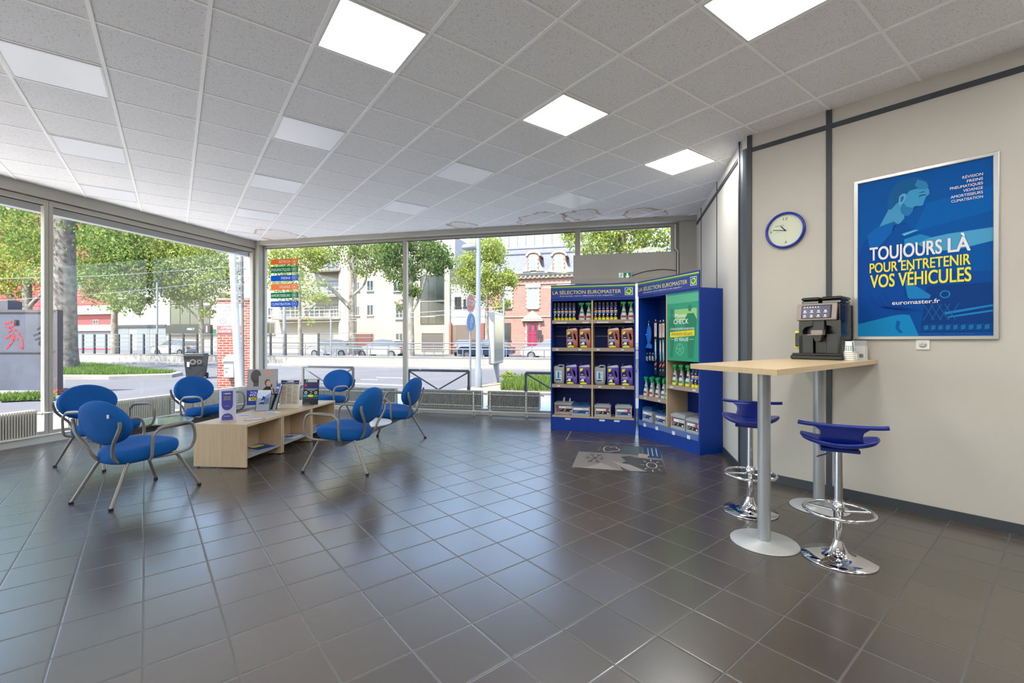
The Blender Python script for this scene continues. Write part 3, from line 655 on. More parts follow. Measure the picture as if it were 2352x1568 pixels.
def stool(label, loc, rz, g):
    t = thing('bar_stool', label, 'stool', loc, rz, g)          # faces local +x
    MB().lathe([(.001, .0), (.198, .0), (.202, .004), (.200, .009), (.12, .016), (.075, .028), (.052, .05), (.040, .08), (.032, .1), (.027, .12)], 56).build('base', CHROME, t)
    MB().lathe([(.0262, .11), (.0262, .30), (.031, .302), (.031, .345), (.0262, .347), (.0262, .37)], 28).build('lower_pole', CHROME, t)
    MB().cyl((0, 0, .36), (0, 0, .70), .0235, n=28).build('upper_pole', CHROME, t)
    f = MB().tube([(.185*cos(2*pi*k/24), .185*sin(2*pi*k/24), .30) for k in range(24)], .0105, sub=2, closed=True)
    f.cyl((.03, 0, .30), (-.18, .02, .30), .007).cyl((0, .03, .30), (.06, .175, .30), .007).cyl((0, -.03, .30), (.06, -.175, .30), .007); f.build('footrest', CHROME, t)
    MB().tube([(-.05, .06, .66), (-.10, .12, .645)], .005, sub=1).build('height_lever', CHROME, t)
    MB().box(-.09, .09, -.10, .10, .682, .705, b=.004).build('seat_plate', STB, t)
    # seat shell: pan with side lobes and a swept-up back carrying a wide rail
    m = MB(); n = 48; rings = []
    def zz(x, y): return .735+.9*y*y+(.35*(x+.02)**2 if x < .05 else -.5*(x-.05)**2)
    def out(k, e):
        a = 2*pi*k/n; c, s = cos(a), sin(a); rx = .165 if c > 0 else .155-.045*max(0, 1-abs(s)*2.2)*0
        ry = .205; p = 2.3; r = 1/((abs(c)**p+abs(s)**p)**(1/p)); return e*rx*r*c, e*ry*r*s
    for e, dz in ((.25, -.028), (.7, -.028), (.94, -.022), (1, -.008), (.985, .004), (.93, .006), (.6, .0), (.25, 0), (.02, 0)):
        rings.append([(out(k, e)[0], out(k, e)[1], zz(*out(k, e))+dz) for k in range(n)])
    m.loft(rings)
    nu, nv = 14, 8; A = []; B = []
    for j in range(nv+1):
        v = j/nv; z = .735+.115*v; hw = .125-.022*sin(pi*v)+.035*max(0, v-.75)*4*.6; x = -.105-.075*v**1.0+.02*v*v
        for i in range(nu+1):
            u = -1+2*i/nu; y = hw*u; A.append((x+.45*y*y-.009, y, z)); B.append((x+.45*y*y+.009, y, z))
    fs = []; N = len(A); W = nu+1
    for j in range(nv):
        for i in range(nu): a = j*W+i; fs += [(a, a+W, a+W+1, a+1), (N+a, N+a+1, N+a+W+1, N+a+W)]
    for j in range(nv): fs += [(j*W, N+j*W, N+(j+1)*W, (j+1)*W), (j*W+nu, (j+1)*W+nu, N+(j+1)*W+nu, N+j*W+nu)]
    for i in range(nu): fs += [(i, i+1, N+i+1, N+i), (nv*W+i, N+nv*W+i, N+nv*W+i+1, nv*W+i+1)]
    m.add(A+B, fs, True)
    m.build('seat_shell', STB, t)
    MB().tube([(-.155, -.222, .862), (-.158, -.18, .857), (-.160, -.1, .853), (-.162, 0, .852), (-.160, .1, .853), (-.158, .18, .857), (-.155, .222, .862)], .0125, n=12, sub=4).build('back_rail', STB, t)
    return t
s1 = stool('blue-seated chrome bar stool behind the bar table column, seat towards us', (1.904, 3.635, 0), R(-121), 'chrome bar stools at the bar table')
dup(s1, (2.047, 2.85, 0), R(60), 'blue-seated chrome bar stool in front of the bar table, seen from behind')

# ---- coffee machine
mth = ang; t = thing('coffee_machine', 'black coffee machine with a touch screen on the bar table', 'coffee machine', (2.4965, 3.952, ZT), ang-R(90)+0)
# local: x to the right seen from its front (front faces -y), origin at body front-left corner
W_, D_ = .305, .33; H_ = .50
BK2 = mat('machine_black', (20, 20, 22), .25); BKM = mat('machine_dark_grey', (50, 51, 54), .35); TAUPE = mat('machine_taupe', (150, 138, 132), .4, metal=.4)
m = MB().box(0, W_, .07, D_, .05, .47, b=.012); m.box(0, .028, 0, .08, .05, .33).box(W_-.028, W_, 0, .08, .05, .33); m.box(0, W_, .0, .09, .30, .47, b=.01); m.build('body', BK2, t)
MB().box(-.045, W_+.03, -.07, D_+.0, .0, .038, b=.008).box(-.035, W_+.02, -.06, D_-.01, .036, .054, b=.004).build('drip_base', BK2, t)
MB().prism([(.0, .055), (.105, .055), (.105, .215), (.03, .215), (.0, .19)], .0, .02).build('left_front_panel', BKM, t)
MB().prism([(W_-.10, .055), (W_, .055), (W_, .19), (W_-.02, .215), (W_-.10, .215)], .0, .02).build('right_front_panel', BKM, t)
MB().box(.115, W_-.11, .03, .05, .055, .19).build('splash_panel', BKM, t)
MB().box(.135, W_-.13, -.02, .02, .15, .19, b=.006).build('cup_guard', ACR, t)
MB().prism([(.0, .33), (.105, .33), (.105, .29), (.045, .275), (.012, .22), (0, .22)], -.004, .06).prism([(W_, .33), (W_-.10, .33), (W_-.10, .29), (W_-.045, .275), (W_-.012, .22), (W_, .22)], -.004, .06).build('cowl', BK2, t)
MB().box(.115, W_-.11, -.03, .04, .245, .33, b=.004).build('spout_column', BKM, t)
sp = MB().box(.112, W_-.108, -.075, .0, .205, .248, b=.004).box(.09, W_-.11, -.09, -.02, .205, .212, b=.002).build('spout_cover', TAUPE, t)
MB().prism([(.12, .205), (W_-.115, .205), (W_-.13, .155), (.14, .155)], -.065, .0).build('nozzle_block', mat('nozzle_brown', (52, 42, 40), .35), t)
T = Matrix.Translation((0, -.035, .33)) @ Matrix.Rotation(R(-12), 4, 'X')
sc = MB(T).box(-.006, W_-.02, -.014, .012, .0, .145, b=.006).build('screen_frame', TAUPE, t)
MB(T).box(.03, W_-.055, -.017, -.0135, .014, .128).build('bezel', BLACK, sc)
dsp = MB(T); dsp.use(mat('screen_lit', (84, 82, 98), .2, emit=.35)).box(.038, W_-.065, -.0185, -.0168, .02, .12); dsp.use(mat('screen_glyph', (235, 236, 250), .3, emit=1))
for i in range(6): dsp.rect(.05+i*.02, .058+i*.02, .108, .114, -.019)
for r_ in (0, 1):
    for c_ in range(4): dsp.rect(.05+c_*.05, .064+c_*.05, .075-r_*.04, .083-r_*.04, -.019).rect(.045+c_*.05, .070+c_*.05, .064-r_*.04, .067-r_*.04, -.019)
dsp.build('display', None, sc)
for x0, x1 in ((.01, .14), (.16, .30)):
    h = MB().box(x0, x1, .03, .27, .468, .505, b=.01).build('bean_hopper', mat('smoked_hopper', (30, 30, 32), .1, coat=.5), t); MB().box(x0-.003, x1+.003, .025, .275, .505, .53, b=.008).build('lid', BK2, h)
MB().box(W_, W_+.002, .12, .27, .26, .272).box(W_, W_+.002, .12, .27, .235, .247).box(W_, W_+.002, .12, .27, .21, .222).build('side_vent', BLACK, t)
yb = MB().use(YEL); yb.box(-.046, -.005, .03, .13, .09, .245, b=.01); yb.build('water_tap_cover', mat('machine_yellow_trim', (206, 214, 60), .4), t)
MB().box(-.040, -.002, .022, .12, .108, .227, b=.006).build('side_panel', BKM, t)
# ---- cups and box
CUPM = mat('paper_cup', (224, 222, 214), .6); CUPP = mat('cup_print_teal', (40, 110, 122), .6)
cp = Vector((2.72, 3.665, ZT))
def cup(label, loc, r=1.0, pr=False, g='paper cups in the nested stack beside the coffee machine'):
    t = thing('paper_cup', label, 'paper cup', loc, R(35), g)          # upside down: rim below
    MB().lathe([(.036*r, .0), (.0385*r, .002), (.0385*r, .006), (.0365*r, .008), (.029*r, .093*r), (.027*r, .093*r), (.001, .09*r)], 28).build('body', CUPM, t)
    if pr:
        b = MB().use(CUPP)
        for k in range(14):
            a0 = 2*pi*k/14; rr = lambda z: .0368-.0078*(z-.008)/.085+.0004
            for z0, z1 in ((.02, .026), (.034, .040), (.048, .054)):
                b.add([(rr(z0)*cos(a0), rr(z0)*sin(a0), z0), (rr(z0)*cos(a0+.3), rr(z0)*sin(a0+.3), z0), (rr(z1)*cos(a0+.36), rr(z1)*sin(a0+.36), z1), (rr(z1)*cos(a0+.06), rr(z1)*sin(a0+.06), z1)], [(0, 1, 2, 3)])
        for a0 in (-2.2, 2.1): b.add([(rr(.01)*cos(a0), rr(.01)*sin(a0), .01), (rr(.01)*cos(a0+.3), rr(.01)*sin(a0+.3), .01), (rr(.088)*cos(a0+.3), rr(.088)*sin(a0+.3), .088), (rr(.088)*cos(a0), rr(.088)*sin(a0), .088)], [(0, 1, 2, 3)])
        b.build('print', None, t)
    return t
labs = ['lowest rim of the nested paper cup stack beside the coffee machine', 'second rim from the bottom of the nested paper cup stack', 'third rim from the bottom of the nested paper cup stack', 'fourth rim from the bottom of the nested paper cup stack']
c0 = None
for i, l in enumerate(labs):
    if c0 is None: c0 = cup(l, cp)
    else: dup(c0, cp+Vector((0, 0, .0155*i)), label=l)
cup('teal-printed paper cup turned upside down on top of the nested stack', cp+Vector((0, 0, .062)), pr=True)
cup('small white paper cup just right of the nested cup stack', cp+Vector((.075, .045, 0)), .62, g='paper cups on the bar table')
t = thing('stirrer_box', 'white cardboard box with a barcode at the far end of the bar table', 'box', (2.90, 3.80, ZT), ang-R(90))
MB().box(-.05, .05, -.04, .04, 0, .115).build('carton', mat('white_carton', (214, 214, 212), .6), t)
MB().box(-.05, .05, .0, .042, .115, .16).build('open_flap', mat('carton_grey', (178, 178, 176), .6), t)
b = MB().use(BLK)
for i in range(9): b.rect(.012+i*.003, .0135+i*.003+(i % 3)*.0006, .02, .05, -.0405)
for i in range(3): b.rect(-.04, -.01-.005*i, .09-.008*i, .092-.008*i, -.0405)
b.build('print', None, t)
# ---- wall clock
def onwall(F, px, py, off=0): x = F.x(px); return F.w(x, off, F.z(px, py)), x
pos, _ = onwall(FN, 1805, 529.5)
t = thing('wall_clock', 'round blue-rimmed wall clock with a pale green dial', 'clock', pos, FN.th)
r0 = .171
Mx = Matrix.Rotation(pi/2, 4, 'X')
MB(Mx).lathe([(.150, .0), (r0*.93, .0), (r0, .01), (r0, .03), (r0*.96, .040), (.152, .040), (.150, .030), (.150, .012)], 48).build('rim', mat('clock_blue', (18, 48, 160), .25), t)
MB().use(mat('dial_green_white', (216, 220, 196), .5)).disc(0, 0, .152, -.0140, 48).build('dial', None, t)
d = MB().use(mat('dial_print', (60, 60, 60), .6)); d.text('12', -.022, .018, .098, .122, -.0146, 0, shear=.2).text('9', -.135, -.118, -.012, .012, -.0146, 0, shear=.2).text('6', -.006, .012, -.122, -.098, -.0146, 0, shear=.2)
d.use(mat('dial_logo_blue', (50, 70, 130), .6)).text('MICHELIN', -.085, -.012, .045, .056, -.0146, .01); d.build('numerals', None, t)
d = MB().use(NAVY); d.stroke([(0, 0), (-.035, .042)], .010, -.016).build('hour_hand', None, t)
MB().use(NAVY).stroke([(0, 0), (-.105, .018)], .006, -.018).build('minute_hand', None, t)
MB().use(GRAYP).stroke([(.02, .003), (-.10, -.018)], .0018, -.020).build('second_hand', None, t)
MB(Mx).lathe([(.001, .012), (.007, .012), (.007, .024), (.001, .024)], 16).build('hub', BLACK, t)
# ---- socket
pos, _ = onwall(FN, 2120, 791)
t = thing('power_socket', 'white round power socket on the wall under the big poster', 'socket', pos, FN.th)
MB().box(-.041, .041, -.011, 0, -.041, .041, b=.003).build('plate', WHITE, t)
k = MB(Mx).lathe([(.001, .0115), (.022, .0115), (.024, .013), (.024, .0145), (.001, .0145)], 28); k.build('insert', mat('socket_insert', (205, 204, 198), .4), t)
MB().use(BLK).disc(-.009, 0, .0026, -.0148, 10).disc(.009, 0, .0026, -.0148, 10).disc(0, .008, .0026, -.0148, 10).build('holes', None, t)
# ================================================================ BIG POSTER
x0, x1 = .822, 1.677; z0, z1 = 1.372, 2.730; W, H = x1-x0, z1-z0
t = thing('wall_poster', 'big blue framed poster reading TOUJOURS LÀ on the right wall', 'poster', FN.w(x0, 0, z0), FN.th)
m = MB(); fw = .030
for a in ((0, W, 0, fw), (0, W, H-fw, H)): m.box(a[0], a[1], -.022, 0, a[2], a[3], b=.005)
for a in ((0, fw, fw*.3, H-fw*.3), (W-fw, W, fw*.3, H-fw*.3)): m.box(a[0], a[1], -.0215, 0, a[2], a[3], b=.005)
m.build('frame', mat('brushed_aluminium', (190, 190, 188), .32, metal=.7), t)
def pm(n, c): return mat('poster_'+n, c, .6, spec=.12)
Bk, Bm, Bl = pm('ground', (4, 84, 160)), pm('deep', (4, 62, 140)), pm('light', (60, 140, 195))
p = MB(); y = -.008
def S_(pts): return [(fw+a*(W-2*fw), fw+b*(H-2*fw)) for a, b in pts]
def P(m_, pts, k=1): p.use(m_).flat(S_(pts), y-.0003*k)
P(Bk, [(0, 0), (1, 0), (1, 1), (0, 1)], 0)
P(pm('g2', (6, 74, 150)), [(0, 0), (1, 0), (1, .36), (.4, .40), (0, .3)])
P(pm('g3', (2, 94, 172)), [(.45, .64), (1, .70), (1, .84), (.55, .80)])
# arm reaching right, engine bay
P(pm('skin_arm', (78, 158, 200)), [(.44, .58), (.70, .60), (1, .605), (1, .53), (.75, .50), (.58, .51)], 2)
P(pm('engine', (10, 60, 128)), [(.5, .02), (1, .02), (1, .30), (.55, .30)], 2)
P(pm('pipe1', (30, 130, 190)), [(.68, .14), (1, .175), (1, .165), (.68, .125)], 3); P(pm('pipe1', (30, 130, 190)), [(.7, .115), (1, .145), (1, .135), (.7, .105)], 3)
P(pm('tyre', (8, 70, 130)), [(.5, .03), (1, .03), (1, .07), (.52, .07)], 3)
for i in range(9): P(pm('tread', (30, 110, 170)), [(.53+i*.052, .035), (.56+i*.052, .04), (.56+i*.052, .065), (.53+i*.052, .06)], 4)
for i in range(4):
    P(pm('grille', (34, 100, 160)), [(.52+i*.06, .095), (.526+i*.06, .095), (.60+i*.06, .19), (.594+i*.06, .19)], 4); P(pm('grille', (34, 100, 160)), [(.60+i*.05, .095), (.606+i*.05, .095), (.53+i*.05, .19), (.524+i*.05, .19)], 4)
p.use(pm('pipe1', (30, 130, 190))).ringf(fw+.68*(W-2*fw), fw+.245*(H-2*fw), .022, .03, y-.0012)
# trousers, body, shirt yoke, neck, head
P(pm('trousers', (20, 132, 190)), [(0, 0), (.49, 0), (.46, .06), (.42, .13), (.30, .14), (0, .09)], 3)
P(pm('trousers_fold', (6, 92, 158)), [(.32, .10), (.35, .09), (.34, .05), (.37, .02), (.34, .02), (.31, .05)], 4)
P(pm('shirt', (4, 70, 150)), [(0, .08), (.30, .13), (.43, .14), (.40, .26), (.38, .36), (.36, .48), (.30, .60), (.40, .70), (.30, .72), (.16, .70), (.09, .66), (.03, .58), (0, .52)], 4)
P(pm('shirt_light', (10, 98, 176)), [(.08, .655), (.16, .70), (.30, .72), (.33, .70), (.24, .62), (.16, .56), (.10, .56)], 5)
P(pm('sleeve', (4, 78, 152)), [(.30, .70), (.38, .69), (.46, .645), (.57, .60), (.48, .575), (.38, .55), (.30, .54), (.24, .58)], 5)
P(pm('sleeve_band', (34, 130, 190)), [(.38, .60), (.50, .62), (.58, .595), (.50, .57), (.38, .54)], 6)
P(pm('badge', (96, 180, 214)), [(.36, .635), (.46, .65), (.49, .645), (.38, .622)], 7)
P(pm('elbow', (28, 124, 184)), [(.39, .35), (.58, .245), (.57, .225), (.42, .23), (.38, .26)], 4)
for a in (.1, .16, .22): P(pm('crease', (6, 66, 148)), [(a, .25), (a+.05, .18), (a+.3, .145), (a+.31, .155), (a+.07, .2), (a+.02, .26)], 6)
P(pm('neck', (72, 150, 196)), [(.18, .70), (.24, .78), (.30, .86), (.38, .80), (.38, .73), (.34, .70), (.28, .715)], 5)
P(pm('face', (64, 150, 198)), [(.33, .80), (.35, .88), (.42, .905), (.52, .92), (.565, .885), (.57, .855), (.545, .84), (.53, .815), (.522, .795), (.505, .79), (.475, .795), (.45, .785), (.445, .765), (.42, .745), (.40, .74), (.36, .76)], 6)
P(pm('stubble', (44, 118, 172)), [(.35, .79), (.37, .83), (.40, .80), (.45, .785), (.445, .765), (.42, .745), (.40, .74), (.36, .76)], 7)
P(pm('hair', (22, 92, 150)), [(.245, .80), (.25, .87), (.28, .93), (.34, .965), (.42, .975), (.50, .965), (.55, .935), (.565, .90), (.54, .885), (.48, .90), (.42, .895), (.38, .86), (.35, .84), (.32, .83), (.28, .80)], 7)
P(pm('temple', (50, 128, 180)), [(.48, .955), (.545, .93), (.563, .90), (.54, .885), (.49, .90), (.46, .92)], 8)
P(pm('ear', (96, 168, 208)), [(.335, .83), (.34, .87), (.365, .885), (.395, .88), (.395, .855), (.37, .825), (.35, .815)], 9)
P(pm('ear_in', (40, 108, 164)), [(.35, .835), (.352, .865), (.37, .872), (.38, .86), (.365, .835)], 10)
P(pm('eye', (10, 60, 116)), [(.49, .852), (.52, .858), (.545, .853), (.545, .849), (.52, .852), (.49, .847)], 9)
P(pm('eye', (10, 60, 116)), [(.48, .868), (.52, .876), (.545, .868), (.52, .871)], 9)
P(pm('eye', (10, 60, 116)), [(.445, .789), (.475, .786), (.48, .79), (.46, .793)], 9)
p.build('print', None, t)
p = MB()
def tx(m_, s, a0, a1, b0, b1, bold=.03, sh=0): p.use(m_).text(s, fw+a0*(W-2*fw), fw+a1*(W-2*fw), fw+b0*(H-2*fw), fw+b1*(H-2*fw), y-.005, bold, shear=sh)
TW = mat('poster_white', (232, 228, 232), .5); TY = mat('poster_yellow', (232, 222, 58), .5)
tx(TW, 'TOUJOURS', .10, .66, .488, .572, .045); tx(TW, 'LÀ', .70, .855, .488, .572, .045)
tx(TY, 'POUR ENTRETENIR', .10, .855, .408, .470, .04); tx(TY, 'VOS VÉHICULES', .105, .86, .312, .394, .045)
p.build('headline', None, t); p = MB(); tx(TW, 'euromaster.fr', .285, .645, .196, .222, .025); p.build('web_address', None, t); p = MB()
for i, (s_, a) in enumerate((('RÉVISION', .80), ('FREINS', .83), ('PNEUMATIQUES', .715), ('VIDANGE', .805), ('AMORTISSEURS', .72), ('CLIMATISATION', .725))):
    tx(TW, s_, a, .935, .905-i*.0255, .920-i*.0255, .02)
p.build('service_list', None, t); p = MB().use(pm('fine_print', (70, 140, 190))); p.text('Euromaster France SAS  -  Illustrations non contractuelles  -  Conditions en centre', fw+.08*(W-2*fw), fw+.88*(W-2*fw), fw+.010*(H-2*fw), fw+.014*(H-2*fw), y-.005)
p.build('small_print', None, t)

# ================================================================ DISPLAY UNITS
STRIPE_Y, STRIPE_G = mat('stripe_yellow', (226, 220, 70), .5), mat('stripe_green', (0, 140, 80), .5)
HEAD = mat('header_blue', (12, 48, 140), .35, spec=.5); HY = mat('header_letter_yellow', (232, 224, 110), .5)
LGN = mat('logo_green', (0, 146, 84), .5); TAG = mat('price_tag', (224, 226, 228), .5); TAGB = mat('price_tag_blue', (60, 90, 160), .5); GROOVE = mat('slat_groove', (170, 176, 180), .4)
def unit(name, label, loc, rz, kind):
    t = thing(name, label, 'display shelf', loc, rz, 'blue shop display units'); W, D = 1.25 if kind == 1 else 1.2, .36
    m = MB()
    for a in ((0, .02), (W-.02, W)): m.box(a[0], a[1], 0, D, 0, 2.0)
    m.box(.02, W-.02, D-.015, D, .02, 2.0).box(.02, W-.02, 0.0, D-.015, 1.965, 2.0).build('carcass', SHB, t)
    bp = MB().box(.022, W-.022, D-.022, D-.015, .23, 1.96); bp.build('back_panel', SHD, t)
    MB().box(.02, W-.02, .004, .02, 0, .205).build('plinth', SHB, t)
    MB().box(-.003, 0, D-.01, D, 0, 2.0).box(W, W+.003, D-.006, D+.004, 0, 2.0).build('edge_strip', OAK, t)
    xm = W*.5 if kind == 1 else W*.505
    MB().box(xm-.012, xm+.012, .003, D-.022, .228, 1.965).build('divider', OAK, t)
    MB().box(.02, W-.02, .002, D-.022, .206, .228).build('base_shelf', OAK if kind == 1 else LIP, t)
    def shelf(xa, xb, zt, name='shelf'):
        MB().box(xa, xb, .016, D-.022, zt-.022, zt).build(name, OAK, t)
        o = MB().box(xa, xb, 0, .016, zt-.05, zt+.004).build('shelf_lip', LIP, t); return o
    def tags(o, xs, zt, w=.04, h=.03, wide=None):
        for x in xs:
            b = MB().use(TAG); ww = w if not wide else wide; b.box(x-ww/2, x+ww/2, -.003, -.0005, zt-.045, zt-.045+h)
            if not wide: b.use(TAGB).rect(x-w/2, x+w/2, zt-.045, zt-.045+h*.25, -.0034)
            b.use(TEXTG).rect(x-ww*.35, x+ww*.3, zt-.028, zt-.024, -.0034); b.build('price_tag', None, o)
    # header
    h = MB().box(.004, W, -.012, .006, 1.995, 2.205).build('header_board', HEAD, t)
    g = MB().use(STRIPE_G).rect(.004, W, 2.155, 2.175, -.0126).use(STRIPE_Y).rect(.004, W, 2.173, 2.183, -.0128)
    k = W/1.25
    g.use(HY).text('LA SÉLECTION EUROMASTER', .03*k, 1.045*k, 2.065, 2.115, -.013, 0.004)
    g.use(PW).text('Demandez votre référence à nos experts !', .145*k, .945*k, 2.024, 2.046, -.013, .004)
    x, z, s = 1.155*k, 2.085, .055*k
    g.use(PW).rect(x-s, x+s, z-s, z+s, -.0132).use(HEAD).rect(x-s*.88, x+s*.88, z-s*.88, z+s*.88, -.0136).use(LGN).flat([(x-s*.88, z-s*.88), (x+s*.88, z-s*.88), (x+s*.88, z+s*.88), (x, z+s*.88), (x, z), (x-s*.88, z)], -.0140)
    g.use(YEL).ringf(x, z, s*.45, s*.72, -.0145, -pi+.05, pi/2-.05).use(PW)
    for i in range(3): g.ringf(x, z, s*.5, s*.7, -.0147, pi/2+.12+i*.45, pi/2+.12+i*.45+.3, n=4)
    g.use(LGN).disc(x, z, s*.40, -.0149); g.build('header_lettering', None, h)
    if kind == 1:
        for a, b in ((.02, xm-.012), (xm+.012, W-.02)):
            L = b-a
            for zt, xs, wide in ((1.672, ((.24, .17), (.86, .09)), 1), (1.255, (.13, .72), 0), (.702, (.17, .74), 0)):
                o = shelf(a, b, zt)
                if wide:
                    for f, wd in xs: tags(o, (a+L*f,), zt, wide=wd, h=.018)
                else: tags(o, [a+L*f for f in xs], zt)
            gr = MB().use(GROOVE)
            for zz in (1.585, 1.43, 1.14): gr.rect(a+.003, b-.003, zz, zz+.008, D-.0225)
            gr.build('slat_groove', None, t)
        for x in (.26, .77, .985): MB().box(x-.04, x+.04, .0, .0035, .17, .195).build('price_tag', TAG, t)
    else:
        o = shelf(.02, xm-.012, .585); tags(o, (.16, .46), .585); o = shelf(xm+.012, W-.02, .79); tags(o, (xm+.10, xm+.5), .79, .05)
        MB().box(.02, W-.02, -.006, .002, .165, .238).build('tag_rail', mat('tag_rail_grey_blue', (88, 112, 168), .3), t)
        for x in (.16, .42, .75, 1.02): MB().box(x-.026, x+.026, -.009, -.0065, .160, .205).build('price_tag', TAG, t)
        pn = MB().box(xm+.012, W-.02, .001, .012, 1.108, 1.993).build('green_panel', mat('panel_green', (10, 152, 116), .4), t)
        g = MB(); a, b = xm+.016, W-.022; y = .0005; L = b-a
        Gl, Gd, Gm = mat('panel_green_light', (96, 190, 150), .5), mat('panel_green_dark', (10, 128, 92), .5), mat('panel_green_mid', (40, 160, 118), .5)
        g.use(Gl).rect(a, b, 1.84, 1.94, y)
        g.use(Gm)
        for i in range(4): g.rect(a, b, 1.85+i*.022, 1.856+i*.022, y-.0003)
        g.use(mat('panel_green_pale', (150, 205, 130), .5)).rect(a+L*.25, a+L*.95, 1.62, 1.76, y)
        g.use(Gd).disc(a+L*.16, 1.735, .03, y-.0004, rz=.045).flat([(a+L*.06, 1.42), (a+L*.3, 1.44), (a+L*.27, 1.66), (a+L*.12, 1.69), (a+L*.05, 1.6)], y-.0004).flat([(a+L*.1, 1.15), (a+L*.18, 1.15), (a+L*.26, 1.44), (a+L*.1, 1.44)], y-.0004)
        g.disc(a+L*.74, 1.765, .032, y-.0004, rz=.042).flat([(a+L*.62, 1.42), (a+L*.92, 1.42), (a+L*.95, 1.62), (a+L*.86, 1.70), (a+L*.66, 1.70), (a+L*.55, 1.60)], y-.0004).flat([(a+L*.68, 1.15), (a+L*.84, 1.15), (a+L*.9, 1.42), (a+L*.66, 1.42)], y-.0004)
        g.use(Gl); cx, cz = a+L*.42, 1.255; g.ringf(cx, cz, .062, .075, y-.0006)
        for i in range(5): g.stroke([(cx, cz), (cx+.066*cos(2*pi*i/5+.3), cz+.066*sin(2*pi*i/5+.3))], .012, y-.0007).stroke([(cx+.012, cz), (cx+.066*cos(2*pi*i/5+.6), cz+.066*sin(2*pi*i/5+.6))], .006, y-.0007)
        g.use(PW).text('Master', a+L*.26, a+L*.66, 1.66, 1.705, y-.001, .03).text('CHECK', a+L*.22, a+L*.70, 1.575, 1.635, y-.001, .03)
        g.text('À CHAQUE ENTRÉE ATELIER VOTRE', a+L*.10, a+L*.88, 1.50, 1.525, y-.001, .03).text('EST RÉALISÉ', a+L*.25, a+L*.70, 1.36, 1.40, y-.001, .03)
        g.stroke([(a+L*.12, 1.38), (a+L*.22, 1.38)], .004, y-.001).stroke([(a+L*.73, 1.38), (a+L*.86, 1.38)], .004, y-.001)
        g.use(YEL).flat([(a+L*.10, 1.405), (a+L*.88, 1.425), (a+L*.88, 1.495), (a+L*.10, 1.475)], y-.0008)
        g.use(mat('print_olive', (84, 92, 50), .5)).text('DIAGNOSTIC SÉCURITÉ', a+L*.15, a+L*.82, 1.43, 1.465, y-.0012, .01)
        g.build('print', None, pn)
    return t, W, D, xm
U1 = ((.592, 6.944), R(-15.4)); U2 = ((1.812, 6.525), R(-69.5))
u1 = unit('display_unit', 'left blue display unit with cans, jugs and batteries in two bays', (*U1[0], 0), U1[1], 1)
u2 = unit('display_unit', 'right blue display unit with the green panel and hanging wiper blades', (*U2[0], 0), U2[1], 2)
def on(U, x, y, z): M = Matrix.Translation((*U[0], 0)) @ Matrix.Rotation(U[1], 4, 'Z'); return M @ Vector((x, y, z))
# ---- products
NAV2 = mat('can_navy', (24, 38, 96), .3); CAP = mat('can_cap_black', (46, 46, 50), .4); ORB = mat('label_peach', (238, 176, 120), .5); LY = mat('label_yellow', (232, 220, 30), .5); LBL = mat('label_light_blue', (110, 140, 200), .5)
GREYB = mat('bottle_grey', (150, 152, 153), .35); GRT = mat('trigger_green', (0, 150, 70), .35); RDL = mat('label_red', (170, 40, 44), .5); WHL = mat('label_white', (206, 208, 206), .5); TEAL = mat('label_teal', (40, 120, 130), .5); GNL = mat('label_leaf_green', (60, 140, 70), .5)
GP = {}
def can(loc, rz, label, g):
    if 'can' in GP: return dup(GP['can'], loc, rz, label, g)
    t = thing('aerosol_can', label, 'aerosol can', loc, rz, g); GP['can'] = t
    b = MB()
    for z0_, z1_, mm in ((0, .038, LY), (.038, .10, BLK), (.10, .125, LBL), (.125, .145, ORB), (.145, .205, NAV2)): b.use(mm).lathe([(.0255, z0_), (.0255, z1_)], 20)
    b.use(NAV2).lathe([(.0255, .205), (.022, .214)], 20); b.build('body', None, t)
    MB().lathe([(.0215, .214), (.0225, .216), (.0225, .262), (.020, .268), (.001, .268)], 20).build('cap', CAP, t)
    l = MB().use(PW); l.add([(-.012, -.0262, .168), (.012, -.0262, .168), (.012, -.0262, .174), (-.012, -.0262, .174)], [(0, 1, 2, 3)]).add([(-.014, -.0262, .07), (.012, -.0262, .078), (.012, -.0262, .09), (-.004, -.0262, .094)], [(0, 1, 2, 3)]); l.use(GRAYP).add([(-.014, -.0261, .045), (.006, -.0261, .045), (.012, -.0261, .06), (-.012, -.0261, .06)], [(0, 1, 2, 3)]); l.build('label_print', None, t)
    return t
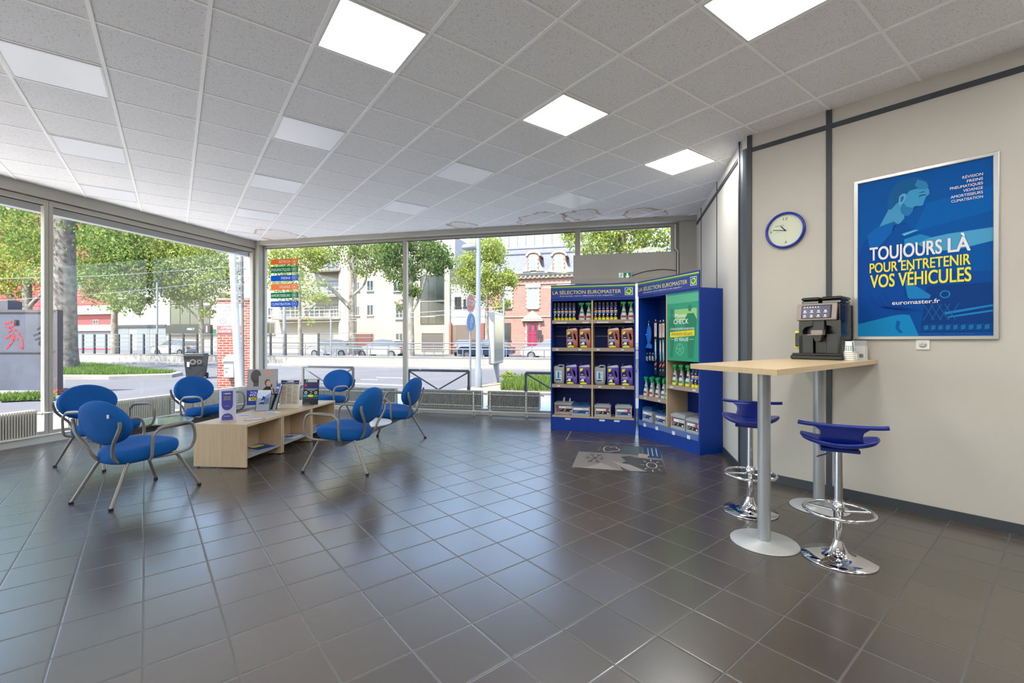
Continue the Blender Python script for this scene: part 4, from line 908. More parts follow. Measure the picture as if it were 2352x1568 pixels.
def spray(loc, rz, label, g, kind='red'):
    k = 'spray'+kind
    if k in GP: return dup(GP[k], loc, rz, label, g)
    t = thing('spray_bottle', label, 'spray bottle', loc, rz, g); GP[k] = t
    MB().lathe([(.001, 0), (.045, 0), (.048, .006), (.050, .03), (.048, .06), (.036, .10), (.026, .14), (.021, .17), (.016, .185), (.015, .20), (.001, .20)], 24, sy=.62).build('body', GREYB, t)
    l = MB(); f = lambda z: {0: .048, .03: .050, .06: .047, .10: .035, .13: .027, .15: .023}[z]
    seq = [(.0, .03, WHL if kind != 'yellow' else LY), (.03, .06, {'red': RDL, 'yellow': GNL, 'aqua': TEAL}[kind]), (.06, .10, WHL), (.10, .13, GNL if kind == 'red' else NAV2), (.13, .15, WHL)]
    for a, b, mm in seq:
        l.use(mm)
        for i in range(6):
            t0, t1 = -pi/2-.75+i*.25, -pi/2-.5+i*.25
            l.add([((f(a)+.0006)*cos(t0), .62*(f(a)+.0016)*sin(t0), a+.004), ((f(a)+.0006)*cos(t1), .62*(f(a)+.0016)*sin(t1), a+.004), ((f(b)+.0006)*cos(t1), .62*(f(b)+.0016)*sin(t1), b+.004), ((f(b)+.0006)*cos(t0), .62*(f(b)+.0016)*sin(t0), b+.004)], [(0, 1, 2, 3)])
    l.build('label_print', None, t)
    if kind == 'aqua':
        MB().lathe([(.019, .195), (.022, .2), (.023, .225), (.018, .25), (.008, .262), (.001, .263)], 18).build('cap', GRT, t)
    else:
        h = MB().lathe([(.0165, .195), (.018, .198), (.018, .222), (.012, .226)], 16); h.prism([(-.048, .238), (-.044, .262), (-.01, .268), (.028, .262), (.034, .248), (.016, .236), (.013, .222), (-.013, .222), (-.016, .236)], -.010, .010); h.build('trigger_head', GRT, t)
        MB().prism([(-.022, .236), (-.03, .236), (-.040, .215), (-.050, .198), (-.044, .200), (-.034, .214)], -.006, .006).build('trigger', GRT, t)
    return t
def jugmesh(outer, hc, hr, d, name, m_, t, n=44, top=None, mtop=None):
    N = len(outer); ob = []; ib = []
    for k in range(n):
        a = 2*pi*k/n; dx, dz = cos(a), sin(a); best = 9
        for p, q in zip(outer, outer[1:]+outer[:1]):
            ex, ez = q[0]-p[0], q[1]-p[1]; den = dx*ez-dz*ex
            if abs(den) < 1e-9: continue
            s = ((p[0]-hc[0])*ez-(p[1]-hc[1])*ex)/den; u = ((p[0]-hc[0])*dz-(p[1]-hc[1])*dx)/den
            if s > 0 and -1e-6 <= u <= 1+1e-6: best = min(best, s)
        ob.append((hc[0]+dx*best, hc[1]+dz*best)); tl = hr[2]; rx, rz = hr[0]*cos(a), hr[1]*sin(a); ib.append((hc[0]+rx*cos(tl)-rz*sin(tl), hc[1]+rx*sin(tl)+rz*cos(tl)))
    def lay(f, y): return [(ib[k][0]+(ob[k][0]-ib[k][0])*f, y, ib[k][1]+(ob[k][1]-ib[k][1])*f) for k in range(n)]
    e = .012
    rings = [lay(0, -d/2+e), lay(.15, -d/2), lay(.9, -d/2), lay(1, -d/2+e), lay(1, d/2-e), lay(.9, d/2), lay(.15, d/2), lay(0, d/2-e), lay(0, -d/2+e)]
    mb = MB().loft(rings, False, smooth=True); o = mb.build(name, m_, t); return o
def liquid(name, c, ctop, zl):
    m, n, l, b = nodes(name, .25, .5); tc = n.new('ShaderNodeTexCoord'); sp = n.new('ShaderNodeSeparateXYZ'); l.new(tc.outputs['Object'], sp.inputs[0])
    l.new(mixc(n, l, math_(n, l, 'GREATER_THAN', sp.outputs[2], zl), lin(c), lin(ctop)), b.inputs['Base Color']); b.inputs['Subsurface Weight'].default_value = .0; return m
JO = liquid('jug_orange_liquid', (178, 104, 84), (200, 170, 168), .265); JV = liquid('jug_violet_liquid', (96, 74, 160), (176, 168, 196), .265); JG = mat('jug_translucent_grey', (150, 156, 160), .35)
def jug(loc, rz, label, g, kind):
    if kind in GP: return dup(GP[kind], loc, rz, label, g)
    t = thing('fluid_jug', label, 'jug', loc, rz, g); GP[kind] = t
    if kind == 'water':
        jugmesh([(-.08, .012), (-.072, 0), (.072, 0), (.082, .012), (.082, .25), (.075, .285), (.055, .298), (-.005, .298), (-.03, .275), (-.075, .268), (-.082, .25)], (.03, .268), (.034, .011, 0), .11, 'body', JG, t)
        MB().cyl((-.058, 0, .268), (-.058, 0, .292), .02).build('cap', CAP, t)
        l = MB().use(mat('label_pale', (200, 212, 216), .5)).rect(-.05, .045, .05, .20, -.0556); l.use(mat('label_cyan', (20, 120, 190), .5)).rect(-.022, .006, .09, .185, -.0560); l.use(NAVY).rect(-.048, .03, .055, .075, -.0560).rect(.02, .03, .15, .165, -.056); l.use(GNL).rect(-.05, .045, .10, .104, -.0558); l.build('label_print', None, t)
        return t
    jugmesh([(-.085, .012), (-.075, 0), (.075, 0), (.088, .012), (.085, .16), (.082, .26), (.070, .295), (.055, .302), (-.05, .285), (-.085, .275), (-.088, .25)], (.042, .165), (.014, .052, .22), .115, 'body', JO if kind == 'orange' else JV, t)
    MB().cyl((-.06, 0, .278), (-.06, 0, .308), .017).cyl((-.06, 0, .308), (-.06, 0, .314), .02).build('cap', CAP, t)
    l = MB().use(NAV2).flat([(-.07, .015), (.028, .015), (.018, .08), (-.012, .22), (-.025, .235), (-.07, .235)], -.0580)
    l.use(LY).flat([(-.066, .195), (-.03, .21), (-.026, .245), (-.062, .245), (-.07, .22)], -.0588).flat([(-.068, .008), (.03, .008), (.026, .03), (-.02, .04), (-.064, .03)], -.0588)
    l.use(ORB if kind == 'orange' else mat('label_pink', (226, 120, 160), .5)).rect(-.068, .012, .115, .130, -.0586); l.use(LBL).flat([(-.068, .09), (.016, .09), (.012, .114), (-.068, .114)], -.0586)
    l.use(PW).rect(-.055, -.022, .148, .156, -.0586).flat([(-.068, .05), (-.01, .05), (-.01, .085), (-.04, .085)], -.0586); l.use(BLK).flat([(-.01, .04), (.022, .04), (.018, .085), (-.01, .085)], -.0586); l.build('label_print', None, t)
    return t
BG = mat('battery_grey', (166, 170, 172), .4); BB = mat('battery_blue', (16, 70, 122), .4); BRED = mat('battery_red', (196, 30, 50), .5); BPK = mat('battery_magenta', (190, 60, 110), .5)
def battery(loc, rz, label, W, H, D, top, panel, handle=False, term=0):
    t = thing('car_battery', label, 'battery', loc, rz, 'boxed car batteries on the bottom shelves')
    MB().box(-W/2, W/2, -D/2, D/2, 0, H*.76, b=.004).box(-W/2-.004, W/2+.004, -D/2-.004, D/2+.004, 0, H*.13, b=.003).build('case', BG, t)
    l = MB().box(-W/2-.004, W/2+.004, -D/2-.004, D/2+.004, H*.76, H*.93, b=.004).box(-W/2+.02, W/2-.02, -D/2+.02, D/2-.02, H*.93, H, b=.004).build('lid', top, t)
    MB().cyl((-W*.38, D*.28, H*.93), (-W*.38, D*.28, H*1.06), .009).cyl((W*.38, D*.28, H*.93), (W*.38, D*.28, H*1.06), .009).build('terminal', mat('lead', (120, 122, 126), .4, metal=.6), t)
    if handle: MB().box(-W*.22, W*.22, -D/2-.006, -D/2+.02, H*1.02, H*1.07, b=.003).box(-W*.22, -W*.19, -D/2-.006, -D/2+.01, H*.85, H*1.04).box(W*.19, W*.22, -D/2-.006, -D/2+.01, H*.85, H*1.04).build('handle', top, t)
    if term: MB().prism([(-W*.1, H), (-W*.02, H), (-W*.0, H*1.28), (-W*.05, H*1.36), (-W*.09, H*1.2)], -.02, -.012).prism([(W*.2, H), (W*.27, H), (W*.29, H*1.26), (W*.25, H*1.3), (W*.21, H*1.18)], -.02, -.012).build('carry_strap', mat('strap_clear_grey', (200, 204, 208), .3), t)
    y = -D/2-.0008; m = MB().use(PW).rect(-W*.40, W*.42, H*.48, H*.66, y); m.use(panel).rect(-W*.44 if top is BB else -W*.40, W*.44, H*.22, H*.47, y); m.use(BB if top is BB else BLK).rect(-W*.44, W*.44, H*.67, H*.72, y)
    m.use(BRED).text('BOSCH', W*(.08 if W > .2 else -.2), W*(.38 if W > .2 else .1), H*.52, H*.60, y-.0004, .04); m.use(PW).text('12V 70Ah', -W*.38, -W*.1, H*.37, H*.42, y-.0004, .02).text('640A', -W*.38, -W*.2, H*.28, H*.33, y-.0004, .02).rect(W*.28, W*.40, H*.25, H*.34, y-.0004)
    if top is not BB: m.use(BPK).rect(-W*.44 if W > .25 else W*.22, -W*.28 if W > .25 else W*.40, H*.42, H*.66, y-.0003)
    if panel is not BB: m.use(mat('battery_glow', (200, 140, 80), .5)).flat([(-W*.06, H*.26), (W*.02, H*.24), (W*.10, H*.42), (W*.02, H*.44)], y-.0003)
    m.build('label_print', None, t); return t
ORD = ['first', 'second', 'third', 'fourth', 'fifth', 'sixth']
z3, z2, z1_, z0_ = 1.673, 1.256, .703, .229; xm1 = u1[3]
for bay, bx in (('left bay', .02), ('right bay', xm1+.012)):
    L = xm1-.032
    for i in range(6): can(on(U1, bx+.036+i*.0585, .06, z3), U1[1], '%s aerosol can from the left, top shelf, %s of the left unit' % (ORD[i], bay), 'aerosol cans on the top shelf of the left unit')
    for i in range(2): spray(on(U1, bx+.445+i*.104, .07, z3), U1[1], 'green-trigger spray bottle, %s of the pair, top shelf, %s, left unit' % (('left', 'right')[i], bay), 'green-trigger spray bottles on the top shelf', 'red')
    for i in range(2): jug(on(U1, bx+.30+i*.198, .085, z2), U1[1], 'orange-brown fluid jug, %s of the pair, second shelf, %s' % (('left', 'right')[i], bay), 'orange fluid jugs on the second shelf', 'orange')
    jug(on(U1, bx+.10, .085, z1_), U1[1], 'clear grey water canister on the third shelf, %s' % bay, 'grey water canisters on the third shelf', 'water')
    for i in range(2): jug(on(U1, bx+.292+i*.199, .085, z1_), U1[1], 'violet fluid jug, %s of the pair, third shelf, %s' % (('left', 'right')[i], bay), 'violet fluid jugs on the third shelf', 'violet')
battery(on(U1, .19, .21, z0_), U1[1], 'wide grey car battery with upright carry straps, bottom left of the left unit', .31, .19, .17, BG, BLK, term=1)
battery(on(U1, .455, .10, z0_), U1[1], 'blue-topped car battery with handle in front of the wide grey one', .27, .19, .17, BB, BB, handle=True)
battery(on(U1, .775, .12, z0_), U1[1], 'grey car battery with a black label, bottom right bay of the left unit', .235, .185, .175, BG, BLK)
battery(on(U1, 1.08, .12, z0_), U1[1], 'grey car battery with a blue label, far right on the bottom of the left unit', .235, .185, .175, BG, BB)
xm2 = u2[3]
for i in range(3):
    spray(on(U2, .09+i*.128, .07, .586), U2[1], 'red-labelled spray bottle, %s from the left in the front row, right unit' % ORD[i], 'green-trigger spray bottles in the right unit, left bay', 'red')
    spray(on(U2, .09+i*.128, .19, .586), U2[1], 'half-hidden spray bottle, %s from the left in the back row, right unit' % ORD[i], 'green-trigger spray bottles in the right unit, left bay', 'red')
for i in range(2): spray(on(U2, .455+i*.088, .08, .586), U2[1], 'grey bottle with domed green cap and aqua label, %s of the two, right display unit' % ('left', 'right')[i], 'green-capped bottles in the right unit', 'aqua')
for i in range(3):
    spray(on(U2, xm2+.085+i*.12, .07, .791), U2[1], 'grey spray bottle with yellow-footed label, %s from the left, below the green panel' % ORD[i], 'green-trigger spray bottles under the green panel', 'yellow')
    spray(on(U2, xm2+.085+i*.12, .19, .791), U2[1], 'grey spray bottle in the back row below the green panel, %s from the left' % ORD[i], 'green-trigger spray bottles under the green panel', 'yellow')
spray(on(U2, xm2+.42, .21, .791), U2[1], 'grey spray bottle behind the cans below the green panel', 'green-trigger spray bottles under the green panel', 'yellow')
for i in range(3): can(on(U2, xm2+.425+i*.058, .06, .791), U2[1], '%s aerosol can from the left below the green panel' % ORD[i], 'aerosol cans below the green panel')
battery(on(U2, .17, .17, z0_), U2[1], 'blue-topped car battery at the left end of the right display unit', .21, .205, .29, BB, BB)
battery(on(U2, .44, .12, z0_), U2[1], 'blue-topped car battery with handle next to the wooden divider', .22, .18, .17, BB, BB, handle=True)
battery(on(U2, .79, .17, z0_), U2[1], 'large grey car battery with magenta sticker right of the wooden divider', .26, .205, .29, BG, BLK)
battery(on(U2, 1.055, .12, z0_), U2[1], 'grey car battery at the right end of the right display unit', .215, .19, .20, BG, BLK)
# hanging goods
def hook(t, y1): MB().cyl((0, 0, 0), (0, y1, 0), .003).box(-.012, .012, -.004, .0, -.006, .018).build('hook', mat('hook_steel', (190, 194, 200), .25, metal=.8), t)
t = thing('ice_scraper_mitt', 'bright blue ice scraper mitt hanging on a hook in the right unit', 'mitt', on(U2, .085, .12, 1.63), U2[1])
hook(t, .215)
m = MB(); rings = []
for z, r, q in ((-.055, .012, .012), (-.07, .022, .015), (-.11, .036, .022), (-.17, .041, .026), (-.24, .038, .025), (-.29, .026, .02), (-.305, .018, .016), (-.318, .03, .022), (-.335, .045, .028), (-.36, .052, .03), (-.372, .05, .028)):
    rings.append([(1.25*r*cos(2*pi*k/22)*(1+.06*sin(5*2*pi*k/22)), q*sin(2*pi*k/22), z+.004*sin(3*2*pi*k/22)) for k in range(22)])
m.loft(rings).build('mitt', mat('mitt_blue', (14, 100, 200), .8), t)
MB().box(-.018, .018, -.004, .004, -.06, .0).build('header_tag', BLACK, t); MB().box(-.010, .010, -.006, -.0042, -.05, -.022).build('white_sticker', WHL, t); MB().box(-.038, -.012, -.0275, -.026, -.185, -.172).build('logo_patch', WHL, t)
WPB = mat('wiper_pack_black', (18, 20, 26), .25); WPL = mat('wiper_pack_ice', (120, 170, 205), .3); WPG = mat('wiper_tag_grey', (206, 200, 196), .5)
wp = None
for i, (x, y_, dz) in enumerate(((.262, .10, 0), (.345, .115, -.015), (.425, .10, -.01), (.51, .115, .0))):
    lab = '%s hanging wiper blade pack from the left, in front of the wooden divider' % ORD[i]; loc = on(U2, x, y_, 1.64+dz)
    if wp: dup(wp, loc, U2[1], lab); continue
    t = wp = thing('wiper_blade_pack', lab, 'wiper blade', loc, U2[1], 'wiper blade packs hanging in the right unit'); hook(t, .21)
    MB().box(-.030, .030, -.004, .008, -.745, -.012, b=.004).build('sleeve', WPB, t)
    MB().box(-.025, .025, -.006, -.0042, -.22, -.03).build('header_tag', WPG, t)
    g = MB().use(WPL); g.flat([(-.018, -.26), (.010, -.25), (.016, -.42), (.020, -.52), (-.004, -.56), (-.020, -.42)], -.0046); g.use(mat('print_ice_white', (214, 226, 236), .4)).flat([(-.004, -.28), (.012, -.30), (.010, -.44), (-.010, -.40)], -.0050)
    g.use(mat('print_coral', (226, 110, 100), .5)).flat([(-.018, -.60), (.018, -.57), (.018, -.60), (-.018, -.63)], -.0046); g.use(BRED).add([(-.012, -.0064, -.16), (-.004, -.0064, -.16), (-.004, -.0064, -.05), (-.012, -.0064, -.05)], [(0, 1, 2, 3)]); g.use(WPL).flat([(-.014, -.68), (.012, -.67), (.014, -.655), (-.014, -.66)], -.0046); g.build('print', None, t)
bp_ = None
for i, (x, dz) in enumerate(((.05, 0), (.115, .01), (.18, .008))):
    lab = '%s of the three small hanging bulb packs low in the right unit' % ('leftmost', 'middle', 'rightmost')[i]; loc = on(U2, x, .12, 1.17+dz)
    if bp_: dup(bp_, loc, U2[1], lab); continue
    t = bp_ = thing('bulb_pack', lab, 'bulb pack', loc, U2[1], 'small bulb packs hanging in the right unit'); hook(t, .215)
    MB().box(-.025, .025, -.003, .003, -.10, -.012, b=.002).build('card', WPB, t); MB().box(-.016, .016, -.014, -.0032, -.085, -.03, b=.004).build('blister', mat('blister_blue_grey', (150, 170, 200), .15), t); MB().use(WHL).rect(-.02, .02, -.095, -.088, -.0034).build('print', None, t)
# bright rod added to imitate light coming through the gap between the units
tag(MB().cyl((1.806, 6.565, .0), (1.806, 6.565, 2.2), .006, n=10).build('light_gap_strip', CHROME), 'thin bright strip standing for light in the gap between the two display units', 'rail')
# ================================================================ EXIT SIGN
xa, xb_ = FB.x(1418.5, .04), FB.x(1450, .04); za, zb = FB.z(1434, 642, .04), FB.z(1434, 625, .04)
t = thing('exit_sign', 'green emergency exit sign with running figure and arrow above the left unit', 'sign', FB.w((xa+xb_)/2, .04, za), FB.th); W = xb_-xa; H = zb-za
MB().box(-W/2, W/2, 0, .038, 0, H, b=.003).build('housing', WHITE, t)
g = MB().use(mat('exit_green', (0, 120, 76), .4, emit=.25)).rect(-W/2+.006, W/2-.006, .006, H-.006, -.001); g.use(mat('exit_white', (235, 240, 238), .4, emit=.35)).rect(-W*.42, -W*.08, .012, H-.012, -.0014)
ax = W*.22; g.flat([(ax-.014, H-.018), (ax-.014, H*.5), (ax-.036, H*.5), (ax, .016), (ax+.036, H*.5), (ax+.014, H*.5), (ax+.014, H-.018)], -.0016)
g.use(mat('exit_green', (0, 120, 76))); fx, fz = -W*.25, H*.5
g.disc(fx+.012, fz+.040, .009, -.0018, 10); g.stroke([(fx+.006, fz+.026), (fx-.004, fz-.004)], .014, -.0018).stroke([(fx-.004, fz-.004), (fx+.016, fz-.018), (fx+.010, fz-.042)], .008, -.0018).stroke([(fx-.004, fz-.004), (fx-.018, fz-.026), (fx-.036, fz-.030)], .008, -.0018).stroke([(fx+.008, fz+.022), (fx+.028, fz+.012), (fx+.032, fz+.024)], .006, -.0018).stroke([(fx+.002, fz+.024), (fx-.022, fz+.02), (fx-.028, fz+.004)], .006, -.0018)
g.build('pictogram', None, t)
# ================================================================ WINDOW STICKERS
STK = [('RÉVISION', (236, 140, 70), 596, 608, .30), ('PNEUMATIQUES', (20, 140, 96), 613, 627, .02), ('FREINS', (40, 110, 205), 633, 646, .39), ('VIDANGE', (244, 150, 90), 653, 666, .31), ('AMORTISSEURS', (20, 140, 96), 672.5, 685.5, .02), ('CLIMATISATION', (40, 104, 205), 692, 705, .04)]
STW = leaf_material('sticker_white', (244, 240, 236), (244, 240, 236))
cn = ['orange', 'green', 'blue', 'pale orange', 'lower green', 'lowest blue']
for i, (s_, c, ya, yb_, a) in enumerate(STK):
    off = .17; xa, xb_ = FB.x(622, off), FB.x(684, off); z0, z1 = FB.z(622, yb_, off), FB.z(622, ya, off); W, H = xb_-xa, z1-z0
    t = thing('window_sticker', '%s strip sticker reading %s on the back window' % (cn[i], s_), 'sticker', FB.w(xa, off, z0), FB.th, 'service strips stuck on the back window')
    MB().box(0, W, 0, .0012, 0, H).build('strip', leaf_material('sticker_%d' % i, c, c), t)
    g = MB().use(STW).text(s_, W*a, W*.73, H*.26, H*.72, -.001, .03).ringf(W*.87, H*.5, H*.42, H*.5, -.001); cx = W*.87
    if i in (0, 3): g.flat([(cx-H*.22, H*.3), (cx+H*.22, H*.3), (cx+H*.2, H*.55), (cx, H*.72), (cx-H*.2, H*.55)], -.001)
    elif i in (1, 4): g.ringf(cx, H*.5, H*.1, H*.26, -.001)
    elif i == 2: g.ringf(cx, H*.5, H*.16, H*.24, -.001).stroke([(cx, H*.36), (cx, H*.64)], H*.08, -.001)
    else:
        for k in range(3): g.stroke([(cx-H*.24*cos(k*pi/3), H*.5-H*.24*sin(k*pi/3)), (cx+H*.24*cos(k*pi/3), H*.5+H*.24*sin(k*pi/3))], H*.05, -.001)
    g.build('lettering', None, t)
# ================================================================ FLOOR STICKER
def fl(px, py): Y = FPX*CAMH/(py-CY); return Vector(((px-CX)/FPX*Y, Y))
A_, B_, C_, D_2 = fl(1337.6, 1018.4), fl(1516.3, 1026.8), fl(1532.2, 1087.6), fl(1313.3, 1072.6)
o_ = D_2; ux = (C_-D_2).normalized(); th = atan2(ux.y, ux.x); Wd = (C_-D_2).length; Dp = (A_-D_2).length
t = thing('floor_sticker', 'worn grey weather sticker with cloud, snowflake and sun on the floor tiles', 'floor sticker', (o_.x, o_.y, .0012), th)
def fm(n, c): return mat('floor_print_'+n, c, .45)
g = MB()
def fp(m_, pts, k=0): g.use(m_).flat([(a*Wd, b*Dp) for a, b in pts], .0004*k, 'xy')
fp(fm('light', (128, 122, 118)), [(0, 0), (1, 0), (1, 1), (0, 1)])
fp(fm('dark', (72, 72, 76)), [(0, .62), (.48, .62), (.55, 1), (0, 1)], 1); fp(fm('green_grey', (76, 88, 88)), [(.48, .62), (.76, .60), (.8, 1), (.55, 1)], 1)
fp(fm('blue', (34, 74, 118)), [(.78, .55), (.99, .52), (1, 1), (.8, 1)], 2); fp(fm('tan', (168, 150, 132)), [(.72, .52), (.83, .51), (.84, .66), (.73, .68)], 3)
fp(fm('dark2', (70, 68, 70)), [(.55, .0), (1, 0), (.99, .46), (.84, .47), (.70, .50), (.62, .56), (.52, .50), (.58, .34), (.50, .2)], 1)
fp(fm('pale', (150, 144, 138)), [(.12, .0), (.52, 0), (.30, .22)], 1); fp(fm('pale', (150, 144, 138)), [(.42, .3), (.56, .08), (.62, .0), (.80, .02), (.62, .22)], 2)
g.use(fm('white', (182, 178, 168)))
def st(pts, wd): 
    for a, b in zip(pts, pts[1:]):
        p_, q_ = Vector((a[0]*Wd, a[1]*Dp)), Vector((b[0]*Wd, b[1]*Dp)); d = (q_-p_); 
        if d.length < 1e-6: continue
        d.normalize(); n_ = Vector((-d.y, d.x))*wd/2; g.add([(p_.x-n_.x, p_.y-n_.y, .0016), (q_.x-n_.x, q_.y-n_.y, .0016), (q_.x+n_.x, q_.y+n_.y, .0016), (p_.x+n_.x, p_.y+n_.y, .0016)], [(0, 1, 2, 3)])
cl = [(.31, .70), (.30, .76), (.30, .84), (.315, .90), (.34, .93), (.37, .92), (.39, .88), (.41, .92), (.44, .93), (.46, .89), (.46, .85), (.49, .84), (.50, .79), (.48, .74), (.45, .72), (.42, .73), (.40, .70), (.37, .67), (.34, .67), (.31, .70)]; st(cl, .014)
for k in range(4): st([(.26, .72+.05*k), (.22+.02*(k % 2), .72+.05*k)], .010)
cs = (.86, .24); st([(cs[0]+.055*cos(2*pi*k/20), cs[1]+.10*sin(2*pi*k/20)) for k in range(21)], .014)
for k in range(8): a = 2*pi*k/8; st([(cs[0]+.08*cos(a), cs[1]+.15*sin(a)), (cs[0]+.12*cos(a), cs[1]+.22*sin(a))], .012)
for k in range(3): st([(.845+.05*k, .60), (.85+.05*k, .95)], .012)
g.use(fm('snow', (78, 76, 80)))
for k in range(6):
    a = pi*k/3; st([(.22, .38), (.22+.12*cos(a), .38+.2*sin(a))], .012)
    for s in (-1, 1): st([(.22+.07*cos(a), .38+.12*sin(a)), (.22+.10*cos(a+s*.35), .38+.17*sin(a+s*.35))], .010)
g.build('print', None, t)
g = MB().use(mat('floor_line', (150, 146, 140), .6)); P1, P2, P3 = fl(1312, 990), fl(1300.5, 1010.5), fl(1541, 1025)
for a, b in ((P1, P2), (P2, P3)):
    d = (b-a).normalized(); n_ = Vector((-d.y, d.x))*.006; g.add([(a.x-n_.x, a.y-n_.y, .0012), (b.x-n_.x, b.y-n_.y, .0012), (b.x+n_.x, b.y+n_.y, .0012), (a.x+n_.x, a.y+n_.y, .0012)], [(0, 1, 2, 3)])
tag(g.build('floor_mark'), 'pale glue line left on the tiles in front of the display units', 'floor mark')
# ================================================================ OUTSIDE
GZ = -.02
KX = .385
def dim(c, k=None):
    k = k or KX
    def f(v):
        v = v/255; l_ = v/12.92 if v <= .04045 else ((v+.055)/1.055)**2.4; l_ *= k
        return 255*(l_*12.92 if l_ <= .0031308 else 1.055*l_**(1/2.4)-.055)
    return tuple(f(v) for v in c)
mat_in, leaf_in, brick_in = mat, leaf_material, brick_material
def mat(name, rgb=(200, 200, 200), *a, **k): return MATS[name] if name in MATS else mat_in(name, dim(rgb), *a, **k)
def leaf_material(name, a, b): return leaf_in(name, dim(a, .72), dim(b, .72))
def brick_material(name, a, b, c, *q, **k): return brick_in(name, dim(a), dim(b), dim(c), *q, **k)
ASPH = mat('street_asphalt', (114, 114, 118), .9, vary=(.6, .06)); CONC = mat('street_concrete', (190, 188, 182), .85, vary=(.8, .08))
PW = mat('street_print_white', (245, 245, 245), .6); ALU = mat('street_frame_beige', (176, 170, 158), .4); BLACKR = mat('street_rubber', (30, 30, 30), .8)
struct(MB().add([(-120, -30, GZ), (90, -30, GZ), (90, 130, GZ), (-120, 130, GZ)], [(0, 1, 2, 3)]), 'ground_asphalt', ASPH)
FW = Frame((-14.7, 26.6), R(-14.6)); FS_ = Frame((0, 45), R(-14.6))
PAVE = mat('pavement', (170, 166, 160), .9, vary=(.7, .06)); WALLC = mat('street_wall_concrete', (178, 175, 168), .85, vary=(.5, .05))
struct(MB(FW.M).box(-60, 60, -1.3, .3, GZ, .06), 'kerb_far', PAVE)
struct(MB(FB.M).box(-3.0, 14, .6, 3.2, GZ-.05, .0), 'pavement_near', mat_in('pavement_white', (212, 209, 204), .9))
struct(MB(FL.M).box(-12, 3.2, .5, 3.4, GZ-.05, -.003), 'pavement_left', mat_in('pavement_white'))
LM = mat('lane_paint', (226, 226, 224), .8); m = MB().use(LM)
for (a, b, c, d) in (((829, 870.5), (867, 871.5), (867, 872.6), (829, 871.6)), ((864, 866), (951, 868), (951, 869.2), (864, 867.2)), ((770, 878), (930, 884), (930, 886.5), (770, 880)), ((1010, 905), (1060, 907), (1060, 909), (1010, 907))):
    m.add([(*tuple((lambda p: ((p[0]-CX)/FPX*(FPX*(CAMH-GZ)/(p[1]-CY)), FPX*(CAMH-GZ)/(p[1]-CY)))(q)), GZ+.004) for q in (a, b, c, d)], [(0, 1, 2, 3)])
struct(m, 'lane_marking')
# low concrete wall, glass fence and railings
o = tag(MB(FW.M).box(-60, 60, 0, .3, GZ, .50).box(-60, 60, -.02, .32, .46, .50).build('low_wall', WALLC), 'long low pale concrete wall along the far side of the road', 'low wall')
tag(MB(FW.M).box(-60, 60, 4.6, 4.9, GZ, .36).build('low_wall', WALLC), 'second low pale wall behind the first one, in front of the parked cars', 'low wall')
POST = mat('fence_post_dark', (54, 62, 78), .5); RAILG = mat('railing_grey', (150, 156, 164), .4, metal=.3)
t = thing('glass_fence', 'glazed fence with dark posts standing on the low concrete wall, left of the back window', 'fence', FW.w(0), FW.th)
pxs = [190.6, 217, 244, 273, 301, 330.5, 360, 390, 421.5, 453, 486, 520, 553, 588, 621.7, 656, 694, 731.5]
xs = [FW.x(p, .15) for p in pxs]; pitch = (xs[5]-xs[0])/5
for x in xs: MB().box(x-.05, x+.05, .11, .19, .5, 1.80).build('post', POST, t)
MB().box(xs[0], xs[-1]+3.5, .13, .17, 1.76, 1.80).box(xs[0], xs[-1]+3.5, .13, .17, .95, .99).box(xs[0], xs[-1]+3.5, .13, .17, 1.25, 1.28).box(xs[0], xs[-1]+3.5, .13, .17, 1.52, 1.55).build('rail', RAILG, t)
MB().add([(xs[0], .15, .55), (xs[-1]+3.5, .15, .55), (xs[-1]+3.5, .15, 1.76), (xs[0], .15, 1.76)], [(0, 1, 2, 3)]).build('pane', GLASS, t)
t = thing('handrail', 'low grey handrail with short posts on the concrete wall across the road', 'railing', FW.w(0), FW.th)
for px in (772, 811, 850.6, 890.5, 974, 1017, 1063, 1108, 1155, 1202, 1250, 1300, 1350): x = FW.x(px, .15); MB().cyl((x, .15, .5), (x, .15, .92), .03, n=8).build('post', RAILG, t)
x0 = FW.x(772, .15); MB().cyl((x0, .15, .92), (x0+26, .15, .92), .03, n=8).build('rail', RAILG, t)
t = thing('railing', 'grey three-bar railing on the second low wall in front of the parked cars', 'railing', FW.w(0), FW.th)
for i in range(22):
    x = -4+i*1.6; MB().cyl((x, 4.75, .36), (x, 4.75, 1.22), .03, n=8).build('post', RAILG, t)
MB().cyl((-4, 4.75, 1.2), (31, 4.75, 1.2), .035, n=8).cyl((-4, 4.75, 1.0), (31, 4.75, 1.0), .022, n=8).cyl((-4, 4.75, .82), (31, 4.75, .82), .022, n=8).build('rails', RAILG, t)
